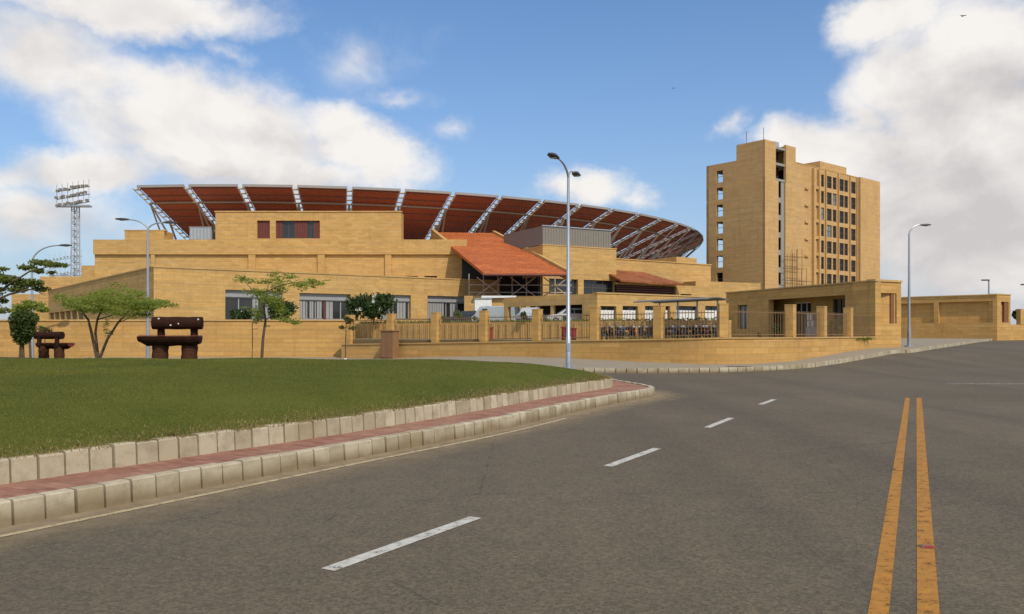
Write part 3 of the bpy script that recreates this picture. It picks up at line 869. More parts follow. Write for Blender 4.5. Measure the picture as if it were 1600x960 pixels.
# shaded left wing
VL0 = (-36.6 - .618 * 68, 85 + .786 * 68)
X_ = Wall(VL0, (.618, -.786)); Lx = 68 - .02
m = MB(); wall_open(m, X_, Lx, 2.4, zl, .7, [(0.6, 35, 2.4, 5.0)]); m.build('wing_wall', M['stone'], st)
MB().obox(X_, 0, Lx - .6, -.07, .55, zl + .003, zl + .15).build('coping', M['coping'], st)
MB().obox(X_, .6, Lx - .8, .72, 14, zl - .5, zl - .05).build('wing_roof', M['concrete'], st)
for i in range(8):
    a = .8 + i * 4.25; window(st, X_, a, a + 3.4, 2.5, 4.98, .6, 3, 0, 'glass_pale' if i % 2 else 'glass', 'shutter_grey', .12)
    MB().obox(X_, a + 3.42, a + 4.23, .02, .6, 2.4, 4.98).build('pier', M['stone'], st)
# stepped end stands beyond it
T1 = Wall((P(127, 0, 118)[0], 118), (1, 0)); MB().obox(T1, 0, 12, 0, 22, 2.4, 11.4).build('end_stand', M['stone'], st)
T2 = Wall((P(62, 0, 132)[0], 132), (1, 0)); MB().obox(T2, 0, 14, 0, 18, 2.4, 10.8).build('end_stand', M['stone'], st)
T3 = Wall((P(18, 0, 140)[0], 140), (1, 0)); MB().obox(T3, 0, 9, 0, 12, 2.4, 8.4).build('end_stand', M['stone'], st)

# orange entrance roof
ql = [(-3.3, 96, 8.75), (6.45, 96.6, 8.75), (-2.9, 122, 16.5), (-11.4, 122, 16.6)]
m = MB(); m.hexa([(x, y, z - .35) for x, y, z in ql] + ql); m.build('entrance_roof', M['orange'], st)
def slope_box(a, b, off0, off1, up, down):
    a, b = Vector(a), Vector(b); d = Vector((b.x - a.x, b.y - a.y, 0)).normalized(); n = Vector((-d.y, d.x, 0))
    c = [a + n * off0, b + n * off0, b + n * off1, a + n * off1]
    return MB().hexa([(v.x, v.y, v.z - down) for v in c] + [(v.x, v.y, v.z + up) for v in c])
slope_box(Vector(ql[0]).lerp(Vector(ql[3]), .62), ql[3], .02, .5, .5, 1.2).build('roof_parapet', M['stone'], st)
slope_box(ql[1], ql[2], -.45, -.02, .35, .9).build('roof_parapet', M['stone'], st)
MB().tube([(-3.4, 95.9, 8.5), (6.5, 96.5, 8.5)], .14, 6).build('gutter', M['shutter_red'], st)
# dark glassy sheets standing in for the deep shade beneath it, with steel frames
E = Wall((-5.2, 99.5), (1, .05)); m = MB()
Eg = Wall((-6.6, 109.6), (1, 0)); MB().obox(Eg, 0, 8.6, 0, .1, 2.4, 12.2).build('entrance_shade', M['dimglass'], st)
Es = Wall((3.4, 105.2), (-.48, .876)); MB().obox(Es, 0, 7, .02, .1, 2.4, 8.9).build('entrance_shade', M['dimglass'], st)
for i in range(8):
    m.obox(E, i * 1.75, i * 1.75 + .12, 1.6, 1.72, 2.4, 9.0)
for z in (5.9, 6.7, 7.6): m.obox(E, 0, 12.6, 1.62, 1.7, z, z + .12)
for i in range(3):
    x0, x1 = E.at(1 + i * 4, 0), E.at(4 + i * 4, 0)
    m.tube([(x0[0], x0[1], 6.2), (x1[0], x1[1], 8.5)], .07, 5); m.tube([(x1[0], x1[1], 6.2), (x0[0], x0[1], 8.5)], .07, 5)
m.build('steel_frame', M['tan_steel'], st)
MB().obox(E, -.5, 13.2, -1.2, 2.5, 2.4, 6.2).build('entrance_base', M['stone'], st)

# square stone block right of the entrance roof, with metal screen on top
Bk = Wall((3.88, 105), (.876, .48)); Lb = Bk.s_(963); zk = 12.9
ops = [(Bk.s_(a), Bk.s_(b), Bk.z_(905, 461), Bk.z_(905, 437)) for a, b in ((858, 903), (912, 960))]
m = MB(); wall_open(m, Bk, Lb, 2.4, zk, .6, ops)
m.obox(Bk, 0, .6, .6, 13, 2.4, zk).obox(Bk, Lb - .6, Lb, .6, 13, 2.4, zk).obox(Bk, .6, Lb - .6, .6, 13, zk - .5, zk - .03)
m.build('hall_wall', M['stone'], st)
for a, b, z0, z1 in ops: window(st, Bk, a, b, z0, z1, .45, 2, 1)
MB().obox(Bk, -.06, Lb + .06, -.06, .5, zk + .003, zk + .14).build('coping', M['coping'], st)
m = MB(); m.obox(Bk, .3, Lb - .5, .55, .63, zk + .15, 15.4).obox(Bk, .3, .38, .64, 11, zk + .15, 15.4).obox(Bk, Lb - .58, Lb - .5, .64, 11, zk + .15, 15.4)
for i in range(26): m.obox(Bk, .35 + i * (Lb - 1) / 25.5, .43 + i * (Lb - 1) / 25.5, .5, .548, zk + .15, 15.38)
m.build('metal_screen', M['screen'], st)
MB().obox(Bk, .2, Lb - .4, .42, .7, 15.4, 15.52).build('screen_rail', M['galv'], st)

# second, smaller orange roof to the right and the walls behind it
S2 = Wall((13.85, 109.2), (.836, .549)); L2 = 11.1
H_ = lambda z: 1.7 + (z - 1.7) * 1.07
m = MB()
e0, e1, e2, e3 = S2.at(-.5, -1.2), S2.at(L2, -1.2), S2.at(L2 - 3.4, 3.4), S2.at(-.5, 3.4)
qs = [(*e0, H_(8.25)), (*e1, H_(8.1)), (*e2, H_(9.75)), (*e3, H_(9.9))]
m.hexa([(x, y, z - .25) for x, y, z in qs] + qs); m.build('lean_to_roof', M['orange_shaded'], st)
m = MB(); wall_open(m, S2, L2 + 6, 2.4, H_(8.0), .5, [(0, L2 - .5, H_(5.8), H_(7.8)), (L2 + .3, L2 + 2.4, H_(5.9), H_(6.9))]); m.build('side_wall', M['stone'], st)
m = MB()
for i in range(7): m.obox(S2, .1, L2 - .6, .2 + .02 * i, .26 + .02 * i, H_(5.85 + i * .28), H_(6.0 + i * .28))
m.build('louvre', M['shutter_red'], st)
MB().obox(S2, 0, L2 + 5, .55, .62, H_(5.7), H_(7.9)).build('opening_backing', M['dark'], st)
MB().obox(S2, -.4, L2 + 10, 3.5, 14, 2.4, 11.9).build('concourse_wall', M['stone'], st)
MB().obox(S2, -.5, L2 + 10.1, 3.4, 4.2, 11.903, 12.04).build('coping', M['coping'], st)
Q2 = Wall((P(1057, 0, 123)[0], 123), (.836, .549)); MB().obox(Q2, 0, 4.2, 0, 7, 11.5, 13.1).build('roof_block', M['stone'], st)
Q3 = Wall((P(1087, 0, 118)[0], 118), (.9, .44)); MB().obox(Q3, 0, 12, 0, 8, 2.4, 9.2).build('link_block', M['stone'], st)

# pale tank standing on the roof
wt = empty('water_tank', (*W.at(W.s_(307), 2.5), zt), 0, 'pale grey-blue steel tank on the stadium roof under the maroon canopy', 'water tank')
bx, by = wt.location.x, wt.location.y
m = MB(); m.box((bx, by, zt + 1.05), (3.0, 2.2, 1.7)); m.build('tank_body', M['tank'], wt, bevel=.06)
m = MB()
for i in range(7): m.box((bx - 1.4 + i * .466, by - 1.14, zt + 1.05), (.07, .08, 1.66))
for z in (.25, 1.9): m.box((bx, by, zt + z), (3.12, 2.3, .09))
m.build('rib', M['galv'], wt)
m = MB()
for dx in (-1.3, 1.3):
    for dy in (-.9, .9): m.box((bx + dx, by + dy, zt + .1), (.16, .16, .2))
m.build('stand', M['dark_steel'], wt)

# ------------------------------------------------------------------ TOWER
C0 = (45.6, 150.0); u_ = (.764, .645); v_ = (-.645, .764)
tw = empty('apartment_tower', (*C0, 2.4), 0, 'tall plain golden stone tower block with rows of small windows, right of the stadium', 'tower')
LT, DT, ZT = 41.9, 12.8, 33.9
TR = Wall(C0, u_); TL = Wall((C0[0] + v_[0] * DT, C0[1] + v_[1] * DT), (-v_[0], -v_[1]))
lops = [(2.35, 3.75, 30.35 - 3.22 * i, 32.6 - 3.22 * i) for i in range(7)]
m = MB(); wall_open(m, TL, DT - 6.05, 2.4, ZT, .5, lops); wall_open(m, TL, DT, 2.4, 36.8, .5, [], DT - 6.05)
m.build('end_wall', M['stone_tower'], tw)
m = MB(); m.obox(TR, .52, 8.4, 6.3, 6.5, 2.4, 33).obox(TR, 8.4, 8.6, 6.3, DT - .52, 2.4, 33)
for i in range(8):
    zc_ = 32.95 - 3.22 * i; m.obox(TR, .52, 8.38, 6.52, DT - .52, zc_ - .02, zc_ + .2)
m.build('corner_rooms', M['concrete'], tw)
for i, o_ in enumerate(lops):
    fr = MB(); fr.obox(TL, o_[0], o_[0] + .06, .3, .36, o_[2], o_[3]).obox(TL, o_[1] - .06, o_[1], .3, .36, o_[2], o_[3]).obox(TL, o_[0] + .06, o_[1] - .06, .3, .36, (o_[2] + o_[3]) / 2 - .04, (o_[2] + o_[3]) / 2 + .04)
    fr.build('window_frame', M['frame'], tw)
bkW = Wall(TR.at(LT, DT), (-u_[0], -u_[1]))
bk_ops = [(LT - 8.2, LT - 2.2, 30.5 - 3.22 * i, 32.85 - 3.22 * i) for i in range(6)]
m = MB(); wall_open(m, bkW, LT, 2.4, ZT, .5, bk_ops); m.build('back_wall', M['stone_tower'], tw)
cols = [(1280.5, 1287), (1292, 1299), (1302, 1306.5), (1311, 1318), (1320, 1324.5), (1330, 1336.5)]
rows = [(30.5 - 3.22 * i, 32.85 - 3.22 * i) for i in range(7)]
bops = [(TR.s_(a) - .16, TR.s_(b) + .16, z0 - .02, z1 + .02) for a, b in cols for z0, z1 in rows]
shaft = [(3.5, 6.9, 29.8, 36.9), (4.4, 6.7, 3.0, 29.8)]
m = MB()
wall_open(m, TR, 10.2, 2.4, 36.8, .5, shaft)
wall_open(m, TR, LT, 2.4, ZT, .5, bops, 10.2)
m.obox(TR, LT - .5, LT, .5, DT - .5, 2.4, ZT)
m.obox(TR, 10.2, LT - .5, .5, DT - .5, ZT - .9, ZT - .4)
m.obox(TR, 9.7, 10.2, .5, 6.0, ZT - .4, 36.8).obox(TR, 7.0, 9.7, 5.5, 6.0, ZT - .4, 36.8).obox(TR, .5, 3.4, 5.5, 6.0, ZT - .4, 36.8)
m.obox(TR, 7, 9.7, .5, 5.5, 36.2, 36.6).obox(TR, .5, 3.4, .5, 5.5, 36.2, 36.6).obox(TR, .5, 10.2, 6.0, DT - .5, ZT - .9, ZT - .4)
m.build('front_wall', M['stone_tower'], tw)
MB().obox(TR, 10.2, LT, -.06, .6, ZT + .003, ZT + .16).build('coping', M['coping'], tw)
# shaft: grey concrete slabs and recess
m = MB(); m.obox(TR, 3.5, 6.9, 2.6, 2.8, 2.4, 36.3)
for i in range(11): m.obox(TR, 4.42, 6.68, .35, 2.6, 30.1 - 3.22 * i - .95, 30.1 - 3.22 * i) if i else None
for z in (29.85, 32.75, 35.7): m.obox(TR, 3.52, 6.88, .2, 2.6, z, z + .42)
m.obox(TR, 5.75, 6.68, .3, .5, 3.0, 29.84)
m.build('shaft_slabs', M['concrete'], tw)
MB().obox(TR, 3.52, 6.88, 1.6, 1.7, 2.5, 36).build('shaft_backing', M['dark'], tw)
for (a, b, z0, z1) in bops:
    window(tw, TR, a, b, z0, z1, .2, 1 if b - a > 1.2 else 0, 1, 'glass_pale' if rng.random() < .12 else 'dimglass', 'frame', .09)
for px in (1289.5, 1309, 1327.3, 1338.3):
    s = TR.s_(px); MB().obox(TR, s - .13, s + .13, -.3, 0, 9.0, ZT - .02).build('fin', M['stone_tower'], tw)
s0, s1 = TR.s_(1268), TR.s_(1279)
m = MB(); m.obox(TR, s0, s0 + .7, -.55, 0, 9, ZT - .3).obox(TR, s1 - .6, s1, -.55, 0, 9, ZT - .3)
m.build('fin', M['stone_tower'], tw)
for i in range(7):
    MB().obox(TR, s0 + .72, s1 - .62, -.4, 0, 29.7 - 3.22 * i, 30.3 - 3.22 * i).build('ledge', M['coping'], tw)
MB().obox(TR, TR.s_(1340.5), LT + .3, -.55, -.003, 2.4, ZT + .12).build('end_slab', M['stone_tower'], tw)
for i in range(5):
    s = TR.s_(1257); MB().obox(TR, s, s + 1.2, -.3, 0, 29.3 - 3.22 * i, 29.6 - 3.22 * i).build('bracket', M['stone_tower'], tw)
MB().obox(TR, TR.s_(1296), TR.s_(1337), 2, 9, ZT - .39, 36.2).build('roof_house', M['stone_tower'], tw)
for s, t_ in ((.8, 4.4), (.8, .8)):
    x, y = TR.at(s, t_); MB().tube([(x, y, 36.5), (x, y, 39.2)], .05, 5).build('antenna', M['dark_steel'], tw)
m = MB(); m.obox(TR, 4.6, 6.2, 1, 3, 36.31, 37.3); m.build('roof_unit', M['tank'], tw)

sf = empty('scaffolding', (*TR.at(8, -1.2), 2.4), 0, 'thin brown scaffolding frame against the lower face of the tower', 'scaffolding')
m = MB()
for i in range(5):
    for tt in (-.5, -1.6):
        x, y = TR.at(6.5 + i * 1.6, tt); m.tube([(x, y, 2.4), (x, y, 17.5 - (i == 0) * 1 - (i > 2) * 3.5 * (i - 2))], .05, 5)
m.build('pole', M['railing'], sf)
m = MB()
for j in range(6):
    z = 5 + 2.2 * j
    for tt in (-.5, -1.6):
        a, b = TR.at(5.6, tt), TR.at(13.2 - (j > 3) * 2.5, tt); m.tube([(*a, z), (*b, z)], .05, 5)
m.build('ledger', M['railing'], sf)

# ------------------------------------------------------------------ low building with white-curtained windows
lb_ = empty('low_building', (6.96, 68, 2.4), 0, 'single-storey stone building with white-curtained windows behind the parked motorcycles', 'building')
LBW = Wall((6.96, 68), (.826, .563)); Ll = LBW.s_(1136); zl2 = 5.0
ops = [(LBW.s_(a), LBW.s_(b), 2.7, LBW.z_((a + b) / 2, 478.5)) for a, b in ((938, 963), (973, 997), (1008, 1027), (1040, 1047), (1057, 1090), (1102, 1130))]
m = MB(); wall_open(m, LBW, Ll, 1.0, zl2, .4, ops)
m.obox(LBW, 0, Ll, .4, 14, zl2 - .4, zl2 - .02).obox(LBW, Ll - .4, Ll, .4, 14, 2.4, zl2 - .4)
m.build('front_wall', M['stone'], lb_)
for a, b, z0, z1 in ops:
    f = window(lb_, LBW, a, b, z0, z1, .3, 1, 0, 'glass', 'frame', .09)
    m = MB(); k = max(2, int((b - a) / .22))
    for j in range(k):
        x0, x1 = a + .12 + (b - a - .24) * j / k, a + .12 + (b - a - .24) * (j + .93) / k
        m.obox(LBW, x0, x1, .17 + .02 * (j % 2), .2 + .02 * (j % 2), z0 + .12, z0 + (z1 - z0) * .74)
    m.build('curtain', M['white'], f)
MB().obox(LBW, -.06, Ll + .06, -.06, .5, zl2 + .003, zl2 + .12).build('coping', M['coping'], lb_)
SBW = Wall((6.96 - .7 * 11, 68 + .714 * 11), (.7, -.714)); Ls = 11
m = MB(); wall_open(m, SBW, Ls - .02, 2.4, zl2, .4, [(.5, 9.4, 2.4, 4.15)]); m.build('side_wall', M['stone'], lb_)
for i in range(1, 5): MB().obox(SBW, .5 + i * 1.8 - .15, .5 + i * 1.8 + .15, .05, .35, 2.4, 4.149).build('pier', M['stone'], lb_)
MB().obox(SBW, .4, 9.6, 3.0, 3.1, 2.4, 4.5).build('bay_shade', M['dark'], lb_)  # near-black sheet stands in for the shadow inside the open bays
# cream shed and white cabin to its left
sh = empty('cream_shed', (*P(779, 500, 88)[:2], 2.4), 0, 'small cream shed with a white flat roof left of the low building', 'shed')
x0, x1 = P(757, 0, 88)[0], P(802, 0, 88)[0]; sw = Wall((x0, 88), (1, 0))
m = MB(); wall_open(m, sw, x1 - x0, 2.4, 5.5, .2, [(.7, 1.7, 2.4, 4.4)]); m.obox(sw, 0, .2, .2, 4, 2.4, 5.5).obox(sw, x1 - x0 - .2, x1 - x0, .2, 4, 2.4, 5.5)
m.build('wall', M['coping'], sh)
MB().obox(sw, -.3, x1 - x0 + .3, -.4, 4.3, 5.503, 5.72).build('roof', M['white'], sh)
MB().obox(sw, .71, 1.69, .1, .14, 2.42, 4.39).build('door', M['shutter_grey'], sh)
cb = empty('site_cabin', (*P(753, 500, 86)[:2], 2.4), 0, 'white site cabin with one small dark window beside the cream shed', 'cabin')
cw = Wall((P(742, 0, 86)[0], 86), (1, .1)); Lc = 1.75
m = MB(); wall_open(m, cw, Lc, 2.4, 5.3, .1, [(1.05, 1.5, 3.6, 4.6)]); m.obox(cw, 0, .1, .1, 2.2, 2.4, 5.3).obox(cw, Lc - .1, Lc, .1, 2.2, 2.4, 5.3).obox(cw, .1, Lc - .1, .1, 2.2, 5.15, 5.28)
m.build('shell', M['white'], cb)
MB().obox(cw, 1.06, 1.49, .06, .09, 3.61, 4.59).build('window', M['glass'], cb)
MB().obox(cw, -.08, Lc + .08, -.08, 2.3, 5.303, 5.4).build('roof', M['shutter_grey'], cb)

# ------------------------------------------------------------------ gatehouse
gt = empty('gatehouse', (22.4, 51.3, .5), 0, 'flat-roofed stone gatehouse with a deep shaded porch, right of the fence', 'gatehouse')
G1 = (22.4, 51.3); GD = (.32, -.948); LG = 16.3
GW = Wall((G1[0] - GD[0] * LG, G1[1] - GD[1] * LG), GD)     # s = LG at the near corner
zg = 4.94
pz = [(LG - 10.75, LG - 2.65, 1.3, 4.22), (LG - 14.7, LG - 13.4, 2.1, 3.95)]
m = MB(); wall_open(m, GW, LG - .01, .5, zg, .45, pz)
m.obox(GW, LG - 2.6, LG - .5, .45, 2.0, .5, zg - .02).obox(GW, 0, LG - 2.62, .45, 3.0, zg - .35, zg - .02)
m.obox(GW, 0, .4, .45, 3.0, .5, zg - .36)
m.build('porch_wall', M['stone_wall'], gt)
iw = Wall(GW.at(0, 1.9), GD)
iops = [(LG - 10.3, LG - 8.4, 1.4, 4.0), (LG - 6.1, LG - 4.3, 2.3, 4.1), (LG - 3.15, LG - 2.7, 1.5, 4.1)]
m = MB(); wall_open(m, iw, LG - 2.62, 1.2, zg - .37, .3, iops, .42); m.build('inner_wall', M['stone'], gt)
for a, b, z0, z1 in iops: window(gt, iw, a, b, z0, z1, .2, 2 if b - a > 1 else 0, 0, 'glass', 'white' if b - a > 1.85 else 'frame', .06)
window(gt, GW, pz[1][0], pz[1][1], pz[1][2], pz[1][3], .25, 1, 0, 'glass_pale', 'frame', .08)
MB().obox(GW, 0, LG, -.08, .5, zg + .003, zg + .1).build('coping', M['coping'], gt)
GB = Wall(G1, (.85, .53)); LB = GB.s_(1408)
so_ = (LB * .17, LB * .82, 2.35, 4.25)
m = MB(); wall_open(m, GB, LB, 0, zg, .45, [so_]); m.obox(GB, 0, LB, .46, 1.6, 0, zg - .03)
m.build('gate_pier', M['stone_wall'], gt)
MB().obox(GB, -.06, LB + .06, -.06, .55, zg + .006, zg + .14).build('coping', M['coping'], gt)
MB().obox(GB, LB * .62, LB * .815, .05, .44, 2.36, 4.24).build('niche_shade', M['nicheshade'], gt)  # brown slab stands in for the shadow on the niche's right side

# ------------------------------------------------------------------ boundary fence
fn = empty('boundary_fence', (9.9, 38, .2), 0, 'stone boundary fence with square pillars and thin brown bars above a plinth', 'fence')
P1 = [(-10.1 + 2.86 * k, 52 - 2.0 * k) for k in range(8)]
P1[-1] = (9.9, 38)
P2 = [(9.9, 38), (13.72, 41), (16.57, 44.5), (19.4, 48), (22.25, 51.35)]
ptz = lambda y, i: 2.85 + .35 * (i / 12)
pz_ = []
def plinth_top(i): return 1.0 + min(i, 7) * .067
allp = P1 + P2[1:]
def bez(a, c, b, n): return [tuple((1 - u) ** 2 * a[k] + 2 * u * (1 - u) * c[k] + u * u * b[k] for k in (0, 1)) for u in [q_ / n for q_ in range(n + 1)]]
cur = bez((7.7, 39.54), (9.9, 38), (11.75, 39.45), 14)
bays = [[P1[i], P1[i + 1]] for i in range(6)] + [[P1[6]] + cur[:8], cur[7:] + [P2[1]]] + [[P2[i], P2[i + 1]] for i in range(1, 4)]
bays[0][0] = (-10.6, 52.35)
PIL = [P1[i] for i in range(7)] + [cur[7]] + P2[1:4]
path, zz_ = [bays[0][0]], [plinth_top(0)]
for i, b_ in enumerate(bays):
    for k, q_ in enumerate(b_[1:]): path.append(q_); zz_.append(plinth_top(i + (k + 1) / (len(b_) - 1)))
def wall_strip(path, half, z0f, z1f):
    m = MB(); V_ = [Vector(p) for p in path]; rings = []
    for i, p in enumerate(V_):
        d0 = (V_[i] - V_[i - 1]).normalized() if i else (V_[1] - V_[0]).normalized()
        d1 = (V_[i + 1] - V_[i]).normalized() if i < len(V_) - 1 else d0
        n0, n1 = Vector((-d0.y, d0.x)), Vector((-d1.y, d1.x)); mt = (n0 + n1).normalized(); mt = mt * (half / max(.5, mt.dot(n0)))
        l_, r_ = p + mt, p - mt
        rings.append([(r_.x, r_.y, z0f(i)), (l_.x, l_.y, z0f(i)), (l_.x, l_.y, z1f(i)), (r_.x, r_.y, z1f(i))])
    vs = [q for r_ in rings for q in r_]
    fs = [(i * 4 + k, i * 4 + (k + 1) % 4, i * 4 + 4 + (k + 1) % 4, i * 4 + 4 + k) for i in range(len(V_) - 1) for k in range(4)] + [(0, 1, 2, 3), tuple(len(vs) - 1 - k for k in range(4))]
    return m.add(vs, fs)
wall_strip(path, .18, lambda i: -.1, lambda i: zz_[i]).build('plinth', M['stone_wall'], fn)
wall_strip(path, .225, lambda i: zz_[i] + .003, lambda i: zz_[i] + .07).build('plinth_cap', M['coping'], fn)
for i, b_ in enumerate(bays):
    pts = resample(b_, (.15 if i < 7 else .21)); m = MB()
    zt_ = 2.62 + .32 * (i / 11)
    sel = [p for p in pts if (p - Vector(b_[0])).length > .24 and (p - Vector(b_[-1])).length > .24]
    for k, p in enumerate(sel):
        z = plinth_top(i + k / max(1, len(sel))) + .06
        m.box((p.x, p.y, (z + zt_) / 2), (.022, .022, zt_ - z))
    for dz0, ab in ((None, .12), (.16, None)):
        line = [tuple(p) for p in sel]
        zf = [(zt_ - .1) if dz0 is None else plinth_top(i + k / len(sel)) + .2 for k in range(len(sel))]
        m2 = wall_strip(line, .016, lambda k: zf[k] - .022, lambda k: zf[k] + .022); m.add(m2.v, m2.f)
    m.build('railing', M['railing'], fn)
for i, (x, y) in enumerate(PIL):
    ang = math.atan2(-.573, .82) if i < 7 else math.atan2(3.5, 2.85) if i > 7 else .05
    zt_ = 2.82 + .36 * (i / 11)
    m = MB(); m.box((x, y, (plinth_top(i) + .08 + zt_) / 2), (.42, .42, zt_ - plinth_top(i) - .08), ang)
    pl = m.build('pillar', M['stone_wall'], fn)
    MB().box((x, y, zt_ + .034), (.44, .44, .06), ang).build('cap', M['stone_wall'], pl)

bw = tag(MB().obox(Wall((-80, 54), (1, 0)), 0, 69.4, 0, .35, -.2, 2.53).build('boundary_wall', M['stone_wall']), 'long solid golden stone wall behind the grass mound on the left', 'wall')
MB().obox(Wall((-80, 54), (1, 0)), 0, 69.5, -.06, .41, 2.533, 2.63).build('coping', M['coping'], bw)
RW = Wall((-12, 63.2), (.82, -.573)); LR = 29.4
rw = tag(MB().obox(RW, 0, LR, 0, .35, 1.2, 2.48).build('retaining_wall', M['stone_wall']), 'low stone retaining wall behind the fence, below the parked vehicles', 'wall')
m = MB()
for i in range(50): m.obox(RW, .3 + i * .58, .5 + i * .58, -.06, -.001, 1.3, 2.4)
m.build('fin', M['coping'], rw)

# far right walls
FW = Wall((P(1380, 0, 95.4)[0], 95.4), (50.7 - P(1380, 0, 95.4)[0], 87 - 95.4)); Lf = FW.s_(1558)
zf = 5.75
fwall = empty('street_wall', (50.7, 87, 1), 0, 'high golden stone street wall with two wide recessed panels at far right', 'wall')
fops = [(.5, FW.s_(1459), 2.9, 5.1), (FW.s_(1466.5), FW.s_(1551), 2.9, 5.15)]
m = MB(); wall_open(m, FW, Lf, .4, zf, .35, fops); m.obox(FW, 0, Lf, .352, .6, .4, zf - .01); m.build('panel_wall', M['stone_wall'], fwall)
MB().obox(FW, 0, Lf, -.07, .65, zf + .003, zf + .12).build('coping', M['coping'], fwall)
EW = Wall((50.7, 87), (.85, .53)); Le = EW.s_(1579)
m = MB(); wall_open(m, EW, Le, .4, zf + .05, .3, [(Le * .3, Le * .85, 2.9, 5.1)]); m.obox(EW, 0, Le, .302, .8, .4, zf + .04); m.build('end_pier', M['stone_wall'], fwall)
MB().obox(EW, -.05, Le + .05, -.05, .85, zf + .053, zf + .16).build('coping', M['coping'], fwall)
MB().obox(EW, Le * .58, Le * .84, .05, .298, 2.92, 5.08).build('niche_shade', M['nicheshade'], fwall)  # painted shadow: brown slab along the right of the pier niche
lw = empty('low_street_wall', (56, 91, 1), 0, 'low stone wall with a square pillar at the right edge of the picture', 'wall')
p0 = EW.at(Le + .02, .3); LWw = Wall(p0, (.85, .53))
MB().obox(LWw, 0, 14, 0, .35, .5, 2.7).build('plinth', M['stone_wall'], lw)
s_p = LWw.s_(1594); MB().obox(LWw, s_p, s_p + 1.0, -.05, .4, 2.703, 4.4).build('pillar', M['stone_wall'], lw)
MB().obox(LWw, .05, 14, -.04, .39, 2.703, 2.78).build('coping', M['coping'], lw) if False else None

# ------------------------------------------------------------------ shelter over the motorcycles
sp = empty('bike_shelter', (9.8, 48, 1.36), 0, 'thin grey shelter roof on slim posts above the motorcycles', 'shelter')
a, b = (8.45, 50.5), (11.35, 46.15); w = Wall(a, (b[0] - a[0], b[1] - a[1])); L = math.dist(a, b)
m = MB(); k = 10
for i in range(k):
    u0, u1 = -1.2 + 1.8 * i / k, -1.2 + 1.8 * (i + 1) / k
    z0, z1 = 3.62 + .12 * math.sin(math.pi * i / k), 3.62 + .12 * math.sin(math.pi * (i + 1) / k)
    q = [(*w.at(-.3, u0), z0), (*w.at(L + .3, u0), z0), (*w.at(L + .3, u1), z1), (*w.at(-.3, u1), z1)]
    m.hexa([(x, y, z - .05) for x, y, z in q] + q)
m.build('roof', M['screen'], sp)
for i in range(4):
    s = .3 + (L - .6) * i / 3; x, y = w.at(s, .4)
    MB().tube([(x, y, 1.36), (x, y, 3.6)], .05, 8).build('post', M['galv'], sp)

# ------------------------------------------------------------------ motorcycles
def torus(m, c, Rr, r_, n=20, k=8):
    vs = []; fs = []
    for i in range(n):
        a = 2 * math.pi * i / n
        for j in range(k):
            b = 2 * math.pi * j / k; rr = Rr + r_ * math.cos(b)
            vs.append((c[0] + rr * math.cos(a), c[1] + r_ * .9 * math.sin(b), c[2] + rr * math.sin(a)))
    for i in range(n):
        for j in range(k):
            fs.append((i * k + j, ((i + 1) % n) * k + j, ((i + 1) % n) * k + (j + 1) % k, i * k + (j + 1) % k))
    m.add(vs, fs)
def ellip(m, c, r_, n=12, k=8):
    prof = [(math.sin(math.pi * (i + .02) / (k + .04)), -math.cos(math.pi * (i + .02) / (k + .04))) for i in range(k + 1)]
    q = MB(); q.lathe(prof, n); m.add([(c[0] + x * r_[0], c[1] + y * r_[1], c[2] + z * r_[2]) for x, y, z in q.v], q.f)
